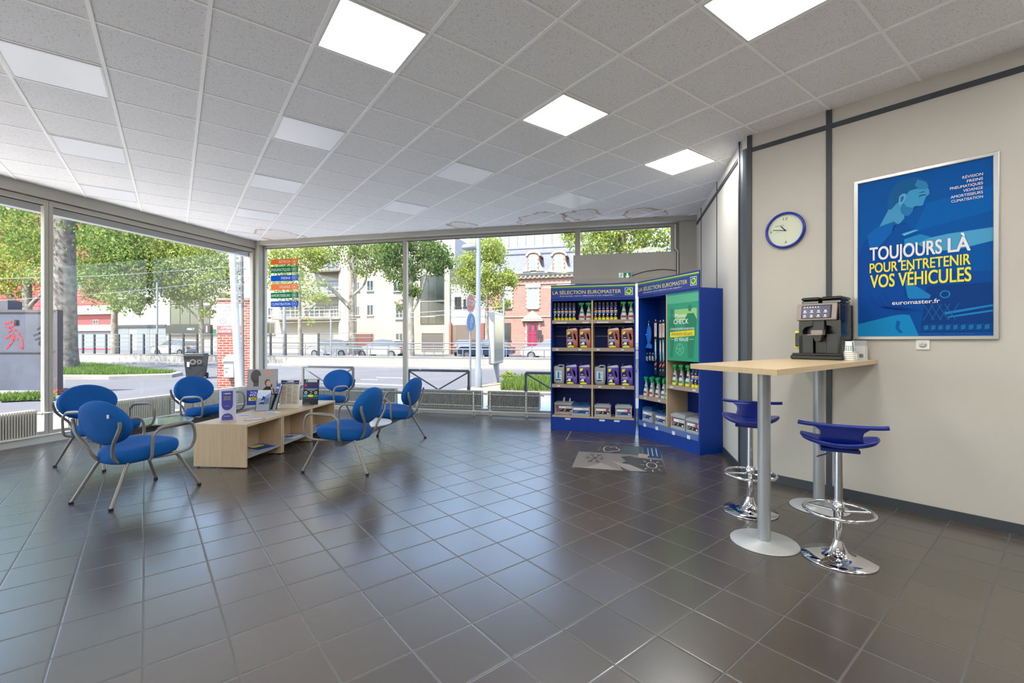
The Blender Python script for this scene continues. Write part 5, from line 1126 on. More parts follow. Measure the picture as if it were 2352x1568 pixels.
# ---------------- buildings on the far side
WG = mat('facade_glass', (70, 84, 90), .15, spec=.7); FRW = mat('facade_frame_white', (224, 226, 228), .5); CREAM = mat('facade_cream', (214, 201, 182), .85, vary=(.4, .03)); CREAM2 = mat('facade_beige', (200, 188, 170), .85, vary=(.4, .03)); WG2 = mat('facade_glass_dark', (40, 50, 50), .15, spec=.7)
def fx(px, off=0): return FS_.x(px, off)
def fz(px, py, off=0): return FS_.z(px, py, off)
def bld(name, label, pxa, pxb, top_py, m_, depth=10, off=0):
    t = thing(name, label, 'building', FS_.w(0), FS_.th)
    xa, xb = fx(pxa, off), fx(pxb, off); zt = fz((pxa+pxb)/2, top_py, off)
    MB().box(xa, xb, off, off+depth, GZ, zt).build('wall', m_, t); return t
def win(t, px0, px1, py0, py1, off=0, frame=FRW, gl=WG, mull=1, name='window', sill=True, bars=0):
    pc = (px0+px1)/2; xa, xb = fx(px0, off), fx(px1, off); z0, z1 = fz(pc, py1, off), fz(pc, py0, off)
    m = MB().box(xa-.06, xb+.06, off-.06, off+.0, z0-.06, z0).box(xa-.06, xb+.06, off-.06, off, z1, z1+.06).box(xa-.06, xa, off-.06, off, z0, z1).box(xb, xb+.06, off-.06, off, z0, z1)
    for i in range(mull): c = xa+(xb-xa)*(i+1)/(mull+1); m.box(c-.035, c+.035, off-.05, off, z0, z1)
    for i in range(bars): c = z0+(z1-z0)*(i+1)/(bars+1); m.box(xa, xb, off-.04, off, c-.03, c+.03)
    if sill: m.box(xa-.12, xb+.12, off-.16, off, z0-.12, z0-.05)
    o = m.build(name, frame, t); MB().rect(xa, xb, z0, z1, off-.02).build('pane', gl, o); return o
# apartment block with balconies (x 590-806)
t = bld('apartment_building', 'cream apartment block with recessed balconies behind the window stickers', 560, 806, 380, CREAM)
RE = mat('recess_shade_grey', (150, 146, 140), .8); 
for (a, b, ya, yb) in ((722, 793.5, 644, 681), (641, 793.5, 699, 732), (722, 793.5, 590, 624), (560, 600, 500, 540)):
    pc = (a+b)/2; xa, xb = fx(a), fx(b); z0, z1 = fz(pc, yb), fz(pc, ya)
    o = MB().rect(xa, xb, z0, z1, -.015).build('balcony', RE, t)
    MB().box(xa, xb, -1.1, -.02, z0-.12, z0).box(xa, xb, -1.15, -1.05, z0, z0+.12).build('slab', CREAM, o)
    m = MB().box(xa, xb, -1.1, -1.06, z0+.85, z0+.92).box(xa, xb, -1.1, -1.07, z0+.45, z0+.5)
    k = int((xb-xa)/1.3)+1
    for i in range(k+1): x = xa+(xb-xa)*i/k; m.box(x-.03, x+.03, -1.1, -1.06, z0, z0+.9)
    m.build('balcony_rail', FRW, o)
for a in ((753, 788, 650, 678), (760, 788, 704, 730), (753, 788, 596, 620), (645, 690, 704, 730), (700, 745, 706, 730)): win(t, *a, mull=3, sill=False, off=-.02)
win(t, 617.5, 626, 707.6, 725); win(t, 612, 631, 740, 766, gl=WG2, frame=ALU); win(t, 733, 764, 765, 800, gl=mat('garage_grey', (120, 124, 130), .6), mull=0, frame=ALU, sill=False, name='garage_door')
MB().cyl((fx(800), .0, 0), (fx(800), .0, 15), 1.0, n=20).build('corner_pier', CREAM, t)
t = bld('apartment_building', 'beige block with small square windows and tree shadows, middle of the view', 806, 962, 470, CREAM2)
for a in ((817, 825, 649, 667), (844, 857, 645, 667), (819, 825, 704, 724), (844, 857, 701, 724), (910, 925, 701, 731), (815, 825, 592, 610), (847, 857, 595, 609), (905, 920, 648, 668), (910, 925, 766, 784)): win(t, *a)
win(t, 816.5, 858, 767, 803, gl=mat('garage_maroon', (108, 36, 46), .6), mull=0, frame=CREAM2, sill=False, name='garage_door')
t = bld('apartment_building', 'beige block with two stacked dark picture windows and a garage', 962, 1033, 612, CREAM2, off=-.4)
DK = mat('frame_dark', (60, 64, 68), .5)
for a in ((964+3, 1019, 633, 687.5), (964+3, 1019, 693.5, 743)): win(t, *a, off=-.4, frame=DK, gl=WG2, mull=2, sill=False, bars=0)
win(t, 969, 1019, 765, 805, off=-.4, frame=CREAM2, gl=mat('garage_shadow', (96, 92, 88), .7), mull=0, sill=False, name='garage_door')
xa, xb = fx(962, 1.5), fx(1045, 1.5); MB().box(xa, xb, 1.5, 9, 7, fz(1000, 545, 1.5)).build('set_back_storey', mat('storey_white', (226, 224, 226), .8), t)
win(t, 988, 1012, 590, 612, off=1.48, frame=DK)
t = bld('grey_panel_building', 'pale grey panelled building with an open gateway, left of the brick house', 1033, 1116, 652, mat('panel_facade', (186, 188, 194), .7, vary=(.3, .04)), off=-.2)
GT = mat('gateway_brown', (128, 112, 98), .8); xa, xb = fx(1038, -.2), fx(1105, -.2)
MB().rect(xa, xb, GZ, fz(1070, 746, -.2), -.23).build('gateway', GT, t)
BRK = brick_material('brick_column', (170, 84, 66), (150, 70, 56), (190, 160, 140), 3.0)
for a, b in ((1033, 1037.5), (1106, 1113)): MB().box(fx(a, -.3), fx(b, -.3), -.5, -.2, GZ, fz(a, 742, -.3)).build('brick_pier', BRK, t)
win(t, 1046, 1058, 683, 704, off=-.2, frame=DK, gl=WG2); win(t, 1066, 1074, 688, 704, off=-.2, frame=DK, gl=WG2)
m = MB()
for py in (670, 690, 710, 728): m.box(fx(1034, -.22), fx(1115, -.22), -.215, -.2, fz(1074, py), fz(1074, py)+.03)
m.build('panel_joint', mat('joint_grey', (150, 152, 158), .7), t)
# brick house
HB = brick_material('house_brick', (196, 140, 124), (178, 116, 102), (216, 200, 186), 2.2); CORN = mat('cornice_stone', (214, 200, 176), .8); SLATE = mat('roof_slate', (112, 118, 132), .7, vary=(6, .12)); ZINC = mat('zinc', (176, 186, 198), .45, metal=.2)
t = thing('brick_house', 'old brick house with slate mansard roof, two dormers and a pink door', 'building', FS_.w(0), FS_.th)
xa, xb = fx(1116), fx(1400); zc = fz(1220, 640); MB().box(xa, xb, 0, 10, GZ, zc).build('wall', HB, t)
m = MB().box(xa, xb, -.35, 0, fz(1220, 633), fz(1220, 628)).box(xa, xb, -.2, 0, zc, fz(1220, 633)).box(xa, xb, -.08, 0, fz(1220, 653), fz(1220, 651)).box(xa, xb, -.08, 0, fz(1220, 728), fz(1220, 726))
k = int((xb-xa)/.45)
for i in range(k): m.box(xa+i*.45, xa+i*.45+.2, -.3, 0, zc+.08, zc+.35)
m.build('cornice', CORN, t)
zr0, zr1 = fz(1220, 627), fz(1220, 561); 
o = MB().add([(xa, -.3, zr0), (xb, -.3, zr0), (xb, 1.6, zr1), (xa+1.4, 1.6, zr1)], [(0, 1, 2, 3)]).add([(xa, -.3, zr0), (xa+1.4, 1.6, zr1), (xa+1.4, 9, zr1), (xa, 10, zr0)], [(0, 1, 2, 3)]).box(xa+1.4, xb, 1.6, 9, zr0, zr1).build('roof', SLATE, t)
MB().box(xa-.1, xb, -.45, -.25, zr0-.1, zr0+.15).box(xa+1.3, xb, 1.45, 1.7, zr1-.1, zr1+.15).box(xa+.7, xb, .6, .75, (zr0+zr1)/2+1.2, (zr0+zr1)/2+1.35).build('zinc_flashing', ZINC, t)
def quoin(m, xa, xb, z0, z1, off, n=9):
    for i in range(n):
        e = .12 if i % 2 else .2; za = z0+(z1-z0)*i/n; zb = z0+(z1-z0)*(i+.92)/n
        m.box(xa-e, xa+.02, off-.05, off, za, zb).box(xb-.02, xb+e, off-.05, off, za, zb)
for a, b in ((1208, 1242), (1265, 1303)):
    ca, cb = fx(a, -.5), fx(b, -.5); z0 = fz((a+b)/2, 623, -.5); z1 = fz((a+b)/2, 588, -.5); c = (ca+cb)/2; hw = (cb-ca)/2*.78
    arch = [(c-hw, z0), (c+hw, z0), (c+hw, z1)]+[(c+hw*cos(q), z1+hw*.55*sin(q)) for q in [pi*i/8 for i in range(1, 8)]]+[(c-hw, z1)]
    d_ = MB().prism(arch, -.5, 1.4).build('dormer', HB, t)
    mm = MB(); arch2 = [(c+(hw+.2)*cos(q), z1+(hw*.55+.22)*sin(q)) for q in [pi*i/8 for i in range(0, 9)]]+[(c+hw*cos(q), z1+hw*.55*sin(q)) for q in [pi*i/8 for i in range(8, -1, -1)]]
    for i in range(8): mm.prism([arch2[i], arch2[i+1], arch2[16-i], arch2[17-i]], -.62, 1.3)
    quoin(mm, c-hw*.55, c+hw*.55, z0, z1+.1, -.5, 8); mm.prism([(c-hw-.5, z0), (c-hw, z0), (c-hw, z0+1.0), (c-hw-.2, z0+.5)], -.55, -.3).prism([(c+hw+.5, z0), (c+hw, z0), (c+hw, z0+1.0), (c+hw+.2, z0+.5)], -.55, -.3); mm.build('dormer_trim', CORN, d_)
    w_ = MB().box(c-hw*.5, c+hw*.5, -.56, -.5, z0+.1, z1+.15).build('dormer_window', FRW, d_); MB().rect(c-hw*.42, c-.05, z0+.2, z1+.05, -.565).rect(c+.05, c+hw*.42, z0+.2, z1+.05, -.565).build('pane', mat('pane_pale_blue', (150, 176, 196), .15, spec=.7), w_)
for a in ((1214, 1235, 661, 707), (1158, 1173, 666, 706), (1286, 1303, 661, 707)):
    w_ = win(t, *a, mull=1, gl=mat('pane_curtain', (186, 200, 204), .2, spec=.6), bars=0); pc = (a[0]+a[1])/2; m = MB(); quoin(m, fx(a[0])-.06, fx(a[1])+.06, fz(pc, a[3]), fz(pc, a[2]), -.01, 10); m.box(fx(a[0])-.3, fx(a[1])+.3, -.1, 0, fz(pc, a[2]), fz(pc, a[2])+.35).build('stone_surround', CORN, w_)
w_ = win(t, 1160, 1172, 743, 780, gl=WG2, frame=DK)
PK = mat('door_pink', (214, 40, 104), .5); PKD = mat('door_pink_dark', (150, 24, 70), .5); xa, xb = fx(1211), fx(1237); z1 = fz(1224, 741); z0 = GZ
d_ = MB().box(xa, xb, -.08, 0, z0, z1).build('door', PK, t); m = MB()
c = (xa+xb)/2; m.use(PKD).box(c-.04, c+.04, -.11, -.08, z0, z1-.9).use(PKD).box(xa, xb, -.1, -.08, z1-.9, z1-.8).use(WG2).box(xa+.15, c-.15, -.1, -.08, z1-.75, z1-.12).box(c+.15, xb-.15, -.1, -.08, z1-.75, z1-.12)
for s in (xa, c): m.use(PKD).box(s+.12, s+(c-xa)-.12, -.1, -.08, z0+.3, z0+1.0).box(s+.12, s+(c-xa)-.12, -.1, -.08, z0+1.2, z0+1.9).prism([(s+.1, z1-1.15), (s+(c-xa)-.1, z1-1.15), (s+(c-xa)/2, z1-.92)], -.12, -.08)
m.build('door_panel', None, d_)
m = MB(); quoin(m, xa, xb, z0, z1, -.01, 9); m.box(xa-.5, xb+.5, -.35, 0, z1+.15, z1+.32).prism([(xa-.45, z1+.35), (xb+.45, z1+.35), (c, z1+1.2)], -.3, 0).build('door_surround', CORN, t)
m = MB().box(fx(1233, -.3), fx(1244.5, -.3), -.35, -.3, fz(1239, 777, -.3), fz(1239, 758, -.3)); m.build('house_plaque', mat('plaque_dark', (56, 50, 66), .5), t)
m = MB(FS_.M).box(fx(1130, 12), fx(1420, 12), 12, 24, 3, fz(1200, 538, 12)); o = m.build('office_block', mat('zinc_cladding', (172, 184, 198), .5, metal=.1))
tag(o, 'modern pale blue-grey metal-clad block rising behind the brick house roof', 'building')
m = MB(FS_.M)
for i in range(26): m.box(fx(1130, 12)+i*1.1, fx(1130, 12)+i*1.1+.08, 11.95, 12, 3, fz(1200, 538, 12))
q = m.build('cladding_seam', mat('seam_grey', (140, 152, 168), .5), o)
# left: red building, grey hall, dark glass shop
RED = mat('facade_red', (214, 74, 78), .7, vary=(.5, .04)); GRH = mat('facade_grey_concrete', (176, 178, 174), .85, vary=(.4, .05))
def bl2(name, label, a, b, top, m_, off=6): return bld(name, label, a, b, top, m_, 12, off)
t = bl2('red_building', 'red-clad building with a white band, seen through the trees on the left', -60, 271, 475, RED)
MB().box(fx(-60, 6), fx(271, 6), 5.7, 6, fz(220, 760, 6), fz(220, 746, 6)).build('white_band', mat('band_white', (226, 228, 230), .6), t)
MB().rect(fx(-60, 6), fx(271, 6), fz(220, 800, 6), fz(220, 762, 6), 5.98).build('ground_floor', mat('shop_pale', (150, 160, 168), .5), t)
m = MB()
for py in (500, 530, 560, 590, 620, 650, 680, 700, 720, 733): m.box(fx(-60, 6), fx(271, 6), 5.96, 6, fz(200, py, 6), fz(200, py, 6)+.08)
m.build('cladding_joint', mat('joint_red', (168, 50, 58), .7), t)
for a in ((70, 82, 600, 622), (215, 226, 735, 743), (178, 190, 640, 665), (30, 44, 620, 645), (205, 222, 560, 590)): win(t, *a, off=6, sill=False, gl=WG2)
MB().box(fx(170, 6), fx(262, 6), 5.5, 6, fz(215, 722, 6), fz(215, 702, 6)).build('pale_panel', mat('band_white', (226, 228, 230), .6), t)
t = bl2('grey_hall', 'plain grey concrete hall between the red building and the dark glass shop', 271, 383, 640, GRH)
MB().box(fx(271, 6), fx(383, 6), 5.8, 6, fz(330, 751, 6), fz(330, 746, 6)).build('canopy_line', DK, t); m = MB()
for a, b in ((272, 296), (314, 345), (349, 381)): m.rect(fx(a, 6), fx(b, 6), GZ, fz((a+b)/2, 752, 6), 5.97)
m.build('shop_shutter', mat('shutter_grey', (146, 156, 160), .6), t)
t = bl2('shop_building', 'cream building with a dark glazed shop front behind the third tree', 383, 560, 560, CREAM, 4)
for a in ((392, 458, 655, 698), (392, 482, 703, 744)): win(t, *a, off=4, frame=DK, gl=mat('shop_glass_olive', (88, 98, 84), .2, spec=.7), mull=3, sill=False)
s_ = MB().box(fx(381, 3.6), fx(482, 3.6), 3.6, 4, fz(430, 770, 3.6), fz(430, 746, 3.6)).build('shop_front', mat('shop_dark', (34, 48, 52), .3), t)
MB().use(PW).text('MERCY', fx(430, 3.6), fx(447, 3.6), fz(438, 758, 3.6), fz(438, 753, 3.6), 3.58, .04).use(mat('sign_pink', (220, 150, 210), .5)).rect(fx(473, 3.6), fx(477, 3.6), fz(475, 763, 3.6), fz(475, 748, 3.6), 3.58).build('shop_lettering', None, s_)
MB().rect(fx(484, 3.9), fx(500, 3.9), fz(492, 772, 3.9), fz(492, 756, 3.9), 3.95).build('green_hoarding', mat('hoarding_green', (20, 120, 96), .6), t)
for a in ((547, 553.5, 602, 626), (571, 578, 600, 630), (549, 554, 652, 678), (571, 578, 655, 680)): win(t, *a, off=4)
# ---------------- trees
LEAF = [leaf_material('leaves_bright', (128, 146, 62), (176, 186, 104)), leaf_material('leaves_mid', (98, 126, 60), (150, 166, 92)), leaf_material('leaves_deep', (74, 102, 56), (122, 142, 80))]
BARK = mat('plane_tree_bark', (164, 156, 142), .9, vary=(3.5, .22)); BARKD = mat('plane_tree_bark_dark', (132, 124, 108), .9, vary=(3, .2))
def crown(balls, n, size, seed):
    n = int(n*1.6); size *= .78; rnd = random.Random(seed); vs = []; fs = []; tot = sum(b[3]**2 for b in balls)
    for (cx, cy, cz, r, fl_) in balls:
        cl = []
        for i in range(max(6, int(16*r))):
            u = rnd.uniform(-1, 1); a = rnd.uniform(0, 2*pi); q = sqrt(1-u*u); d = r*(rnd.uniform(.35, 1))**.6; cl.append((cx+d*q*cos(a), cy+d*q*sin(a), cz+d*u*fl_))
        k = int(n*r*r/tot)
        for i in range(k):
            c = rnd.choice(cl); s = r*.26; p = Vector((c[0]+rnd.gauss(0, s), c[1]+rnd.gauss(0, s), c[2]+rnd.gauss(0, s*.7)))
            e = Vector((rnd.gauss(0, 1), rnd.gauss(0, 1), rnd.gauss(0, .5))).normalized(); f = e.orthogonal().normalized(); f = (Matrix.Rotation(rnd.uniform(0, 2*pi), 3, e) @ f); L = size*rnd.uniform(.7, 1.35); g = e.cross(f).normalized()
            o = len(vs); vs += [tuple(p-f*L*.5), tuple(p+g*L*.36+e*L*.08), tuple(p+f*L*.55), tuple(p-g*L*.36+e*L*.08)]; fs.append((o, o+1, o+2, o+3))
    return MB().add(vs, fs, False)
def tree(label, px, Y, r, h, balls, branches=(), n=5000, size=.24, lm=0, seed=1, bark=BARK, r1=None, lean=0):
    X = (px-CX)/FPX*Y; t = thing('plane_tree', label, 'tree', (X, Y, GZ), 0, 'plane trees along the street')
    tr = MB().tube([(0, 0, 0), (.1*r+lean*.15, 0, h*.1), (lean*.4, .02, h*.45), (lean*.8, 0, h*.8), (lean, 0, h)], r, n=14, rs=[r*1.5, r*1.12, r, r*.85, (r1 or r*.7)]); tr.build('trunk', bark, t)
    if branches:
        for b in branches: MB().tube([(p[0], p[1], p[2]) for p in b[0]], b[1], n=7, rs=[b[1]*(1-.65*i/(len(b[0])-1)) for i in range(len(b[0]))]).build('branch', bark, t)
    crown(balls, n, size, seed).build('foliage', LEAF[lm], t); return t
def pxb(px0, py0, rp, Y, tx, ry=0, fl_=1.0):        # crown ball given by where it sits in depth plane Y
    X0 = (tx-CX)/FPX*Y; Yb = Y+ry; return ((px0-CX)/FPX*Yb-X0, ry, CAMH+(CY-py0)/FPX*Yb-GZ, rp/FPX*Yb, fl_)
tree('massive plane tree trunk with mottled bark just right of the left mullion', 147, 20.8, .40, 11, [pxb(110, 420, 150, 20.8, 147), pxb(290, 440, 110, 20.8, 147, 1), pxb(200, 300, 150, 20.8, 147, 2), pxb(-80, 430, 120, 20.8, 147, 1), pxb(20, 500, 55, 20.8, 147, 2), pxb(250, 530, 45, 20.8, 147, -1), pxb(60, 580, 30, 20.8, 147, 2)], [([(0, 0, 7), (1.5, .3, 8.5), (3, .4, 9)], .2), ([(0, 0, 6.5), (-1.6, .2, 7.6), (-3.6, .3, 8.2)], .2)], 7000, .19, 1, 3, r1=.34, bark=mat('bark_mottled', (140, 132, 122), .9, vary=(5, .3)))
tree('leafy plane tree with pale forked trunk behind the graffiti panel at far left', 62, 38, .34, 7.5, [pxb(40, 560, 75, 38, 62), pxb(110, 620, 55, 38, 62), pxb(-30, 600, 70, 38, 62, 1), pxb(20, 660, 35, 38, 62), pxb(90, 520, 70, 38, 62, 1)], [([(0, 0, 4.0), (1.2, 0, 5.2), (3, 0, 6.4)], .2), ([(0, 0, 3.6), (-1.4, 0, 5), (-3, 0, 5.8)], .18)], 6500, .28, 0, 4)
tree('dense plane tree hanging low in the middle of the left window', 262, 34, .19, 7.5, [pxb(230, 590, 75, 34, 262), pxb(310, 620, 62, 34, 262), pxb(200, 640, 55, 34, 262, 1), pxb(340, 570, 60, 34, 262, 1), pxb(290, 680, 40, 34, 262, -1), pxb(250, 520, 70, 34, 262), pxb(328, 690, 16, 34, 262), pxb(320, 715, 9, 34, 262)], [([(0, 0, 3.5), (1.6, 0, 5), (3.2, 0, 6)], .16)], 9500, .24, 1, 5)
tree('round sunlit plane tree left of the white post in the left window', 462, 36, .17, 5.6, [pxb(440, 610, 68, 36, 462), pxb(400, 640, 48, 36, 462), pxb(490, 640, 48, 36, 462), pxb(430, 670, 38, 36, 462), pxb(455, 565, 60, 36, 462), pxb(390, 590, 45, 36, 462), pxb(510, 690, 22, 36, 462), pxb(478, 715, 14, 36, 462)], [([(0, 0, 2.9), (-1.0, 0, 3.9), (-2.4, 0, 5)], .09), ([(0, 0, 3.2), (1.0, 0, 4.4), (1.8, 0, 5.2)], .08)], 8000, .24, 0, 6)
tree('slim plane tree standing behind the window stickers', 688, 34, .13, 6.2, [pxb(650, 590, 40, 34, 688), pxb(700, 600, 40, 34, 688), pxb(640, 640, 32, 34, 688), pxb(700, 660, 36, 34, 688), pxb(735, 690, 24, 34, 688), pxb(660, 680, 26, 34, 688), pxb(720, 590, 35, 34, 688), pxb(712, 735, 11, 34, 688)], [([(0, 0, 2.8), (1.0, 0, 3.9), (1.8, 0, 4.4)], .07)], 3600, .21, 0, 7)
tree('forked plane tree with wide bare boughs between the stickers and the window mullion', 808, 36, .25, 5.0, [pxb(790, 560, 48, 36, 808), pxb(850, 575, 50, 36, 808), pxb(740, 565, 40, 36, 808), pxb(880, 590, 36, 36, 808), pxb(840, 610, 25, 36, 808), pxb(905, 620, 24, 36, 808), pxb(820, 530, 55, 36, 808)], [([(0, 0, 3.9), (-1.3, 0, 5.2), (-2.6, 0, 6.6), (-3.6, 0, 8.4)], .19), ([(0, 0, 4.6), (.1, 0, 6.2), (-.3, 0, 8.2)], .17), ([(.1, 0, 5.0), (1.0, 0, 5.9), (1.2, 0, 7.2), (1.1, 0, 8.6)], .11)], 3800, .22, 1, 8)
tree('broad plane tree just right of the back window mullion', 942, 31, .24, 7.0, [pxb(960, 570, 42, 31, 942), pxb(1000, 590, 36, 31, 942), pxb(925, 620, 34, 31, 942), pxb(900, 590, 26, 31, 942), pxb(945, 660, 24, 31, 942), pxb(1010, 610, 24, 31, 942, 1), pxb(915, 560, 40, 31, 942), pxb(920, 700, 12, 31, 942)], [([(0, 0, 3.6), (-.4, 0, 5), (-.9, 0, 7.5)], .16), ([(0, 0, 3.2), (.7, 0, 4.5), (1.4, 0, 7)], .12)], 5200, .2, 2, 9)
tree('bright plane tree behind the street lamp, hiding the grey panelled building', 1118, 36, .15, 6.4, [pxb(1110, 590, 42, 36, 1118), pxb(1145, 630, 38, 36, 1118), pxb(1075, 640, 38, 36, 1118), pxb(1120, 660, 40, 36, 1118), pxb(1130, 570, 36, 36, 1118), pxb(1060, 610, 26, 36, 1118), pxb(1150, 700, 20, 36, 1118), pxb(1165, 640, 22, 36, 1118)], [([(0, 0, 3), (1, 0, 4.3), (1.5, 0, 6)], .08)], 6600, .2, 0, 10)
tree('plane tree whose leaves fill the upper window over the exit door', 1430, 19, .22, 7.5, [pxb(1430, 540, 55, 19, 1430), pxb(1380, 560, 45, 19, 1430), pxb(1490, 540, 50, 19, 1430), pxb(1530, 580, 40, 19, 1430), pxb(1340, 530, 40, 19, 1430, 1), pxb(1310, 555, 14, 19, 1430), pxb(1440, 480, 80, 19, 1430), pxb(1350, 480, 60, 19, 1430)], [], 6500, .15, 0, 11)
# ---------------- foreground outside
STE = mat('panel_weathered_grey', (92, 97, 112), .6, vary=(1.5, .12)); 
t = thing('graffiti_panel', 'weathered grey metal hoarding with red and black graffiti at far left', 'hoarding', (-20, 11.35, GZ), R(1.5))
MB().box(-2, 8.42, 0, .12, .12, 2.12).build('panel', STE, t); MB().box(-2, 8.42, -.03, .14, 2.10, 2.17).box(8.36, 8.46, -.03, .12, .15, 2.15).box(-2, 8.4, -.03, .02, 1.08, 1.12).build('edge_frame', mat('frame_rust', (96, 88, 90), .7), t)
MB().box(-2, 7.2, 0, .35, 2.17, 2.40).build('concrete_coping', mat('coping_dark', (104, 104, 112), .9, vary=(2, .1)), t); MB().box(8.2, 8.5, -.08, .2, 0, .15).build('brick_foot', BRK, t); MB().box(-2, 8.2, -.02, .15, 0, .12).build('base_strip', CONC, t)
g = MB().use(mat('graffiti_red', (196, 40, 48), .6))
def gp(px, py): Y = 11.33+(-20-((px-CX)/FPX*11.33))*0; return ((px-CX)/FPX*11.35+20, CAMH+(CY-py)/FPX*11.35-GZ)
g.stroke([gp(-8, 742), gp(8, 738), gp(16, 744), gp(4, 752), gp(-6, 748)], .045, -.005).stroke([gp(0, 762), gp(8, 756), gp(18, 758), gp(26, 768), gp(32, 782), gp(33, 800), gp(24, 796)], .04, -.005).stroke([gp(-6, 776), gp(6, 770), gp(12, 780), gp(4, 792), gp(-4, 800)], .045, -.005).stroke([gp(10, 764), gp(14, 776), gp(22, 778)], .04, -.005).stroke([gp(106, 835), gp(109, 843), gp(104, 850), gp(108, 856), gp(102, 862)], .04, -.005)
g.use(mat('graffiti_black', (34, 34, 40), .6)).stroke([gp(66, 756), gp(78, 748), gp(76, 764), gp(88, 760), gp(92, 750)], .04, -.005).stroke([gp(58, 770), gp(72, 764), gp(94, 770)], .04, -.005).stroke([gp(62, 780), gp(76, 774), gp(70, 790), gp(84, 800), gp(92, 786), gp(78, 782)], .04, -.005).stroke([gp(74, 790), gp(90, 776)], .04, -.005).stroke([gp(16, 737), gp(22, 737), gp(22, 744), gp(16, 744)], .08, -.005)
g.build('graffiti', None, t)
# brick pier with visitor sign
PB = brick_material('pier_brick', (186, 96, 80), (150, 74, 62), (190, 172, 162), 2.4, msize=.03)
pY = 13.0; X0, X1 = (499-CX)/FPX*pY, (574-CX)/FPX*pY
t = thing('brick_pier', 'red brick gate pier with a white visitor notice, outside the left window', 'pillar', ((X0+X1)/2, pY, GZ), 0); hw = (X1-X0)/2; zt = CAMH+(CY-688)/FPX*pY
MB().box(-hw, hw*.985, 0, .6, 0, zt).build('shaft', PB, t); MB().box(-hw-.02, hw, -.03, .62, zt, zt+.07).build('coping', mat('coping_brick', (170, 140, 128), .8), t)
za, zb = CAMH+(CY-764)/FPX*pY, CAMH+(CY-696)/FPX*pY; s1_ = (556-499)/FPX*pY
o = MB().box(-hw-.01, -hw+s1_, -.02, 0, za, zb).build('notice_board', PW, t); H = zb-za; W = s1_
g = MB().use(mat('notice_red', (226, 90, 96), .5)).rect(-hw, -hw+W-.01, za, za+H*.26, -.021)
GRT2 = mat('notice_text', (92, 104, 116), .5); g.use(GRT2)
for s_, a, b, z in (('MERCI DE VOTRE', .04, .97, .86), ('VISITE', .24, .68, .73), ('BONNE ROUTE', .08, .92, .60)): g.text(s_, -hw+W*a, -hw+W*b, za+H*z, za+H*(z+.085), -.022, .01)
g.use(PW).text('ATTENTION', -hw+W*.16, -hw+W*.86, za+H*.15, za+H*.22, -.023, .03).text('CONTRE ALLÉE', -hw+W*.04, -hw+W*.97, za+H*.04, za+H*.11, -.023, .03)
g.use(mat('notice_red')).ringf(-hw+W*.26, za+H*.42, W*.10, W*.125, -.022).use(GRT2).stroke([(-hw+W*.2, za+H*.46), (-hw+W*.26, za+H*.44), (-hw+W*.31, za+H*.38)], .015, -.022); g.build('notice_print', None, o)
def at(px, py, Y): return ((px-CX)/FPX*Y, Y, CAMH+(CY-py)/FPX*Y)
LB = mat('letterbox_grey', (190, 194, 200), .5); a, b = at(514, 866.7, 12.8), at(536, 829, 12.8)
t = thing('letterbox', 'grey metal letterbox with a sloping lid fixed to the brick pier', 'letterbox', (a[0], 12.8, a[2]), 0); W, H = b[0]-a[0], b[2]-a[2]
MB().box(0, W, 0, .2, 0, H).build('box', LB, t); MB().add([(-.03, -.05, H), (W+.03, -.05, H), (W+.03, .2, H+.17), (-.03, .2, H+.17), (-.03, .2, H), (W+.03, .2, H)], [(0, 1, 2, 3), (1, 5, 2), (0, 3, 4), (0, 4, 5, 1)]).build('lid', PW, t)
MB().use(GRT2).stroke([(.02, H*.55), (W*.55, H*.57)], .02, -.003).stroke([(W*.2, H*.42), (W*.22, H*.3), (W*.35, H*.3), (W*.37, H*.42)], .012, -.003).build('latch', None, t)
a, b = at(549.5, 884, 12.3), at(532, 540, 12.3); tag(MB().cyl((a[0], a[1], GZ), (b[0], b[1], b[2]), .095, .085, 24).build('white_post', mat('post_white', (222, 230, 236), .3)), 'thick white slightly leaning metal post in front of the brick pier', 'post')
a = at(559, 880, 12.0); tag(MB().cyl((a[0], a[1], GZ), (a[0]-.05, a[1], 4.4), .035, n=12).build('downpipe', mat('pipe_dark_grey', (110, 112, 116), .5)), 'slim grey pole between the white post and the window corner', 'post')
# wheelie bin
bx, by = (451-CX)/FPX*16.6, 16.6; t = thing('wheelie_bin', 'black wheelie bin on the road left of the brick pier', 'bin', (bx, by, GZ), R(20)); BN = mat('bin_black', (24, 26, 30), .6)
MB().loft([[(-.24, -.26, .05), (.24, -.26, .05), (.24, .26, .05), (-.24, .26, .05)], [(-.30, -.34, .82), (.30, -.34, .82), (.30, .36, .82), (-.30, .36, .82)]], smooth=False).build('body', BN, t)
MB().box(-.33, .33, -.38, .40, .82, .86, b=.01).box(-.30, .30, -.34, .36, .86, .92, b=.02).build('lid', mat('bin_lid', (44, 50, 52), .55), t)
for s in (-1, 1): MB().cyl((s*.25, .3, .10), (s*.29, .3, .10), .10, n=16).build('wheel', BLACKR, t)
MB().use(PW).rect(-.20, -.12, .45, .62, -.335).build('sticker', None, t)
g = MB().use(mat('bin_patch', (112, 106, 98), .6)).ringf(-.02, .62, .05, .10, -.335).ringf(.18, .62, .04, .08, -.335).build('worn_patch', None, t)
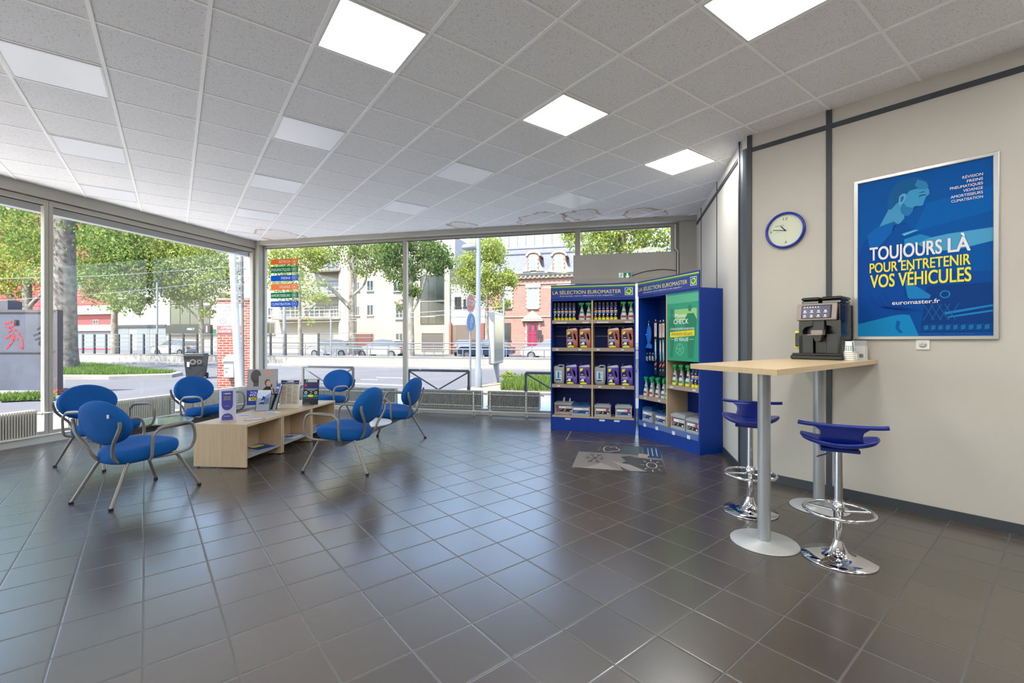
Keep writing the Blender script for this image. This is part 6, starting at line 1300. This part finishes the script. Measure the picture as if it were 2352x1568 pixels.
# grass verge
GR = [leaf_material('grass_green', (78, 108, 50), (128, 150, 76))]
def grass(poly, label, n, h, seed, name='grass_verge', base=(112, 140, 74)):
    rnd = random.Random(seed); xs_ = [p[0] for p in poly]; ys_ = [p[1] for p in poly]
    mb = MB().flat(poly, GZ+.03, 'xy'); mb.use(mat('verge_soil_%d' % seed, base, .9)); mb.mi = [0]*len(mb.f)
    mb.use(GR[0]); c = 0
    def ins(x, y):
        r = False
        for a, b in zip(poly, poly[1:]+poly[:1]):
            if (a[1] > y) != (b[1] > y) and x < (b[0]-a[0])*(y-a[1])/(b[1]-a[1])+a[0]: r = not r
        return r
    vs = []; fs = []
    while c < n:
        x, y = rnd.uniform(min(xs_), max(xs_)), rnd.uniform(min(ys_), max(ys_))
        if not ins(x, y): continue
        c += 1; a = rnd.uniform(0, pi); hh = h*rnd.uniform(.4, 1.2); w_ = .02; dx, dy = cos(a)*w_, sin(a)*w_; o = len(vs)
        vs += [(x-dx, y-dy, GZ+.03), (x+dx, y+dy, GZ+.03), (x+rnd.gauss(0, hh*.3), y+rnd.gauss(0, hh*.3), GZ+.03+hh)]; fs.append((o, o+1, o+2))
    mb.add(vs, fs, False); o = mb.build(name); tag(o, label, 'grass', kind='stuff'); return o
def g0(px, py): Y = FPX*(CAMH-GZ)/(py-CY); return ((px-CX)/FPX*Y, Y)
grass([g0(136, 867), g0(250, 867.5), g0(390, 864), g0(412, 860), g0(330, 853), g0(230, 842), g0(150, 838), g0(120, 850)], 'strip of green grass around the big tree trunk', 9000, .22, 21)
struct(MB().prism([g0(20, 872), g0(136, 871.5), g0(250, 872), g0(395, 867), g0(420, 861), g0(405, 860), g0(390, 864.5), g0(250, 868), g0(136, 867.5), g0(20, 868)], GZ, GZ+.12, 'xy'), 'kerb_near', CONC)
grass([g0(1150, 897), g0(1262, 900), g0(1330, 895), g0(1330, 880), g0(1230, 872), g0(1165, 880)], 'pale tall grass patch by the crossed barrier, right of the ad panel', 5000, .26, 22, base=(176, 164, 130))
struct(MB().flat([g0(1030, 900), g0(1170, 905), g0(1330, 905), g0(1330, 872), g0(1140, 878)], GZ+.015, 'xy'), 'ground_dry_soil', mat('dry_soil', (190, 170, 140), .95, vary=(3, .1)))
a = g0(1168, 884); o = crown([(a[0], a[1], .25, .2, 1)], 240, .085, 31).build('leafy_weed', LEAF[0]); tag(o, 'small leafy green bush beside the tall grass', 'plant')
grass([g0(0, 915), g0(95, 911), g0(125, 916), g0(125, 921), g0(60, 922), g0(0, 925)], 'weeds growing at the foot of the graffiti hoarding', 1500, .14, 23, base=(168, 156, 132))
# crossed barriers
BAR = mat('barrier_grey_brown', (112, 108, 106), .5)
def barrier(px, Y, label, zt=.74):
    a = FB.th; X = (px-CX)/FPX*Y; t = thing('street_barrier', label, 'barrier', (X, Y, GZ), a, 'low grey barriers with V bracing')
    W = 1.38; MB().cyl((0, 0, zt), (W, 0, zt), .028, n=8).build('top_rail', BAR, t)
    for x in (0, W): MB().box(x-.022, x+.022, -.022, .022, zt*.55, zt).box(x-.03, x+.03, -.03, .03, 0, zt*.56).build('post', BAR, t)
    for s in (0, W): MB().cyl((s, 0, zt-.02), (W/2, 0, .33), .016, n=8).build('brace', BAR, t)
    MB().cyl((W/2, 0, .345), (W/2, 0, .31), .05, n=10).build('brace_hub', BAR, t)
    return t
barrier(696, 11.2, 'grey V-braced barrier behind the chair by the back window'); barrier(939, 9.95, 'grey V-braced barrier just right of the back window mullion'); barrier(1208, 9.1, 'grey V-braced barrier partly hidden by the left display unit')
# lamp post, signs, ad panel
LPM = mat('lamp_post_grey', (168, 176, 186), .4, metal=.2); Y = 13.3; X = (1098.5-CX)/FPX*Y
t = thing('street_lamp', 'tall pale grey street lamp post with one round lantern', 'street lamp', (X, Y, GZ), 0)
MB().lathe([(.11, 0), (.11, .5), (.075, .6), (.068, 3), (.062, 7)], 24).build('post', LPM, t)
MB().tube([(-.03, 0, 3.75), (-.10, 0, 3.9), (-.16, 0, 4.02), (-.2, 0, 4.1)], .02, n=8).build('lamp_arm', LPM, t)
MB().lathe([(.001, .10), (.16, .10), (.205, .05), (.21, 0), (.2, -.02)], 28, (-.28, 0, 4.08)).build('lantern', LPM, t); MB().lathe([(.001, -.05), (.12, -.045), (.19, -.02), (.19, -.01)], 28, (-.28, 0, 4.08)).build('lens', mat('lamp_lens', (206, 208, 206), .4), t)
Y = 13.6; X = (1082-CX)/FPX*Y; t = thing('road_sign', 'red octagonal STOP sign above a round blue roundabout sign on one pole', 'road sign', (X, Y, GZ), R(68))
MB().cyl((0, .03, 0), (0, .03, 2.85), .03, n=12).build('pole', LPM, t)
SR = mat('sign_red', (218, 50, 48), .4); SBL = mat('sign_blue', (30, 130, 210), .4); z = 2.51
o = MB().use(PW).flat([(.30*cos(pi/8+k*pi/4)*1.0, z+.30*sin(pi/8+k*pi/4)) for k in range(8)], -.001).use(SR).flat([(.265*cos(pi/8+k*pi/4), z+.265*sin(pi/8+k*pi/4)) for k in range(8)], -.003); o.use(PW).text('STOP', -.2, .2, z-.085, z+.085, -.005, .04)
o.use(LPM).prism([(.30*cos(pi/8+k*pi/4), z+.30*sin(pi/8+k*pi/4)) for k in range(8)], .0, .02); o.build('stop_plate', None, t)
z = 1.93; o = MB().use(PW).disc(0, z, .29, -.001, 32).use(SBL).disc(0, z, .262, -.003, 32).use(PW)
o.stroke([(-.02, z-.16), (-.03, z+.02), (.01, z+.12), (.08, z+.13), (.10, z+.06), (.06, z+.0)], .04, -.005); o.use(LPM).prism([(.29*cos(k*pi/12), z+.29*sin(k*pi/12)) for k in range(24)], 0, .02); o.build('roundabout_plate', None, t)
Y = 15.0; X = (1140-CX)/FPX*Y; t = thing('ad_panel', 'tall double-sided advertising panel seen edge-on beside the street lamp', 'advertising panel', (X, Y, GZ), R(77))
MB().box(-.62, .62, -.09, .09, .62, 2.32, b=.04).build('case', mat('ad_case', (206, 210, 208), .4), t); MB().box(-.54, .54, -.094, .094, .72, 2.22).build('display_window', mat('ad_glass', (120, 128, 118), .15, spec=.7), t); MB().box(-.11, .11, -.07, .07, 0, .62).build('foot', LPM, t)
# cars
def car(label, px, Y, rz, col, L=4.1, face=1, z=GZ):
    X = (px-CX)/FPX*Y; t = thing('car', label, 'car', (X, Y, z), rz, 'cars parked in front of the buildings')
    prof = [(-2.0, .38), (-2.05, .62), (-1.98, .82), (-1.85, .92), (-1.2, .98), (-.75, 1.02), (.8, 1.0), (1.75, .92), (2.0, .80), (2.05, .55), (2.0, .34), (1.6, .28), (-1.7, .28)]
    k = L/4.1; prof = [(x*k*face, zz) for x, zz in prof]; m = MB(); rings = []
    for y, s, dz in ((-.82, .95, 0), (-.86, 1, 0), (.86, 1, 0), (.82, .95, 0)): rings.append([(x*(.985 if abs(y) < .85 else 1), y, zz) for x, zz in prof])
    m.loft(rings, smooth=False).build('body', mat('car_'+col[0], col[1], .22, coat=.6), t)
    cab = [(-1.75, .93), (-1.5, 1.25), (-1.2, 1.44), (-.4, 1.50), (.3, 1.44), (1.05, .98)]; cab = [(x*k*face, zz) for x, zz in cab]
    def ring(y, f): return [(x, y*(1-.22*max(0, (zz-.95)/.55)) if True else y, zz) for x, zz in cab]
    MB().loft([ring(-.8, 1), ring(.8, 1)], smooth=False).build('windows', mat('car_glass', (96, 108, 118), .1, spec=.8), t)
    top = [(-1.42, 1.33), (-1.2, 1.455), (-.4, 1.515), (.3, 1.455), (.42, 1.38)]; top = [(x*k*face, zz) for x, zz in top]
    MB().loft([[(x, y*(1-.22*(zz-.95)/.55)-.003*(1 if y < 0 else -1), zz+.004) for x, zz in top] for y in (-.79, .79)], smooth=False).build('roof', mat('car_'+col[0]), t)
    for wx in (-1.25, 1.3):
        for s in (-1, 1):
            w_ = MB().cyl((wx*k*face, s*.70, .31), (wx*k*face, s*.875, .31), .31, n=22).build('wheel', BLACKR, t); MB().cyl((wx*k*face, s*.872, .31), (wx*k*face, s*.885, .31), .19, n=14).build('hubcap', mat('hub_silver', (180, 182, 186), .3, metal=.6), w_)
    MB().box(2.0*k*face-.06, 2.0*k*face+.06, -.8, -.5, .62, .76).box(2.0*k*face-.06, 2.0*k*face+.06, .5, .8, .62, .76).build('headlight', mat('lamp_clear', (225, 228, 230), .1), t); MB().box(-2.0*k*face-.07, -2.0*k*face+.05, -.84, -.55, .68, .88).box(-2.0*k*face-.07, -2.0*k*face+.05, .55, .84, .68, .88).build('tail_light', mat('lamp_red', (190, 30, 36), .2), t)
    return t
car('white hatchback parked behind the glass fence, seen through the left window', 408, 41.5, R(-14), ('white', (232, 232, 232)), 4.1, -1)
car('white hatchback parked left of the silver one, seen through the back window', 768, 38.5, R(-14), ('white', (232, 232, 232)), 4.1, -1)
car('silver hatchback parked behind the railing, left of the window mullion', 878, 37, R(-14), ('silver', (190, 194, 198)), 4.2, -1)
car('dark blue car parked behind the lamp post', 1118, 35.5, R(-14), ('dark_blue', (36, 66, 104)), 4.2, -1)
car('white car parked in front of the pink door, cut by the blue display unit', 1268, 33.5, R(-14), ('white', (232, 232, 232)), 4.4, -1)
car('grey car standing inside the open gateway', 1075, 42.2, R(80), ('grey', (120, 128, 136)), 4.0, 1)
# overhead tram wires and small posts
WR = mat('wire_pale', (196, 200, 204), .5)
for i, (pa, pb, lab) in enumerate((((611, 728), (1160, 704), 'upper overhead wire crossing the back window'), ((611, 742), (1160, 712), 'middle overhead wire crossing the back window'), ((611, 723), (1000, 727), 'sagging overhead wire above the parked cars'), ((-10, 640), (560, 610), 'upper overhead wire crossing the left window'), ((-10, 690), (560, 640), 'lower overhead wire crossing the left window'))):
    a, b = at(pa[0], pa[1], 29), at(pb[0], pb[1], 24); mth = ((a[0]+b[0])/2, (a[1]+b[1])/2, (a[2]+b[2])/2-.15); tag(MB().tube([a, mth, b], .014, n=5, sub=6).build('overhead_wire', WR), lab, 'wire', 'overhead tram wires')
for px, Y, zt, lab in ((653, 27.6, 4.6, 'grey pole standing behind the lowest window sticker'), (361, 30, 5.2, 'pale slim street pole in the middle of the left window'), (1157, 24, 3.6, 'slim blue-grey pole right of the ad panel'), (760, 30, 3.0, 'thin pale pole left of the forked tree')):
    a = at(px, 800, Y); tag(MB().cyl((a[0], Y, GZ), (a[0], Y, zt), .09 if px == 653 else .055, n=12).build('street_pole', LPM), lab, 'pole')
# outer shutter box above the left window and parapet outside
wallbox(FL, 'trim_16', -9.8, LC+.2, .22, .34, 3.12, 3.26, mat('shutter_white', (224, 226, 228), .5))
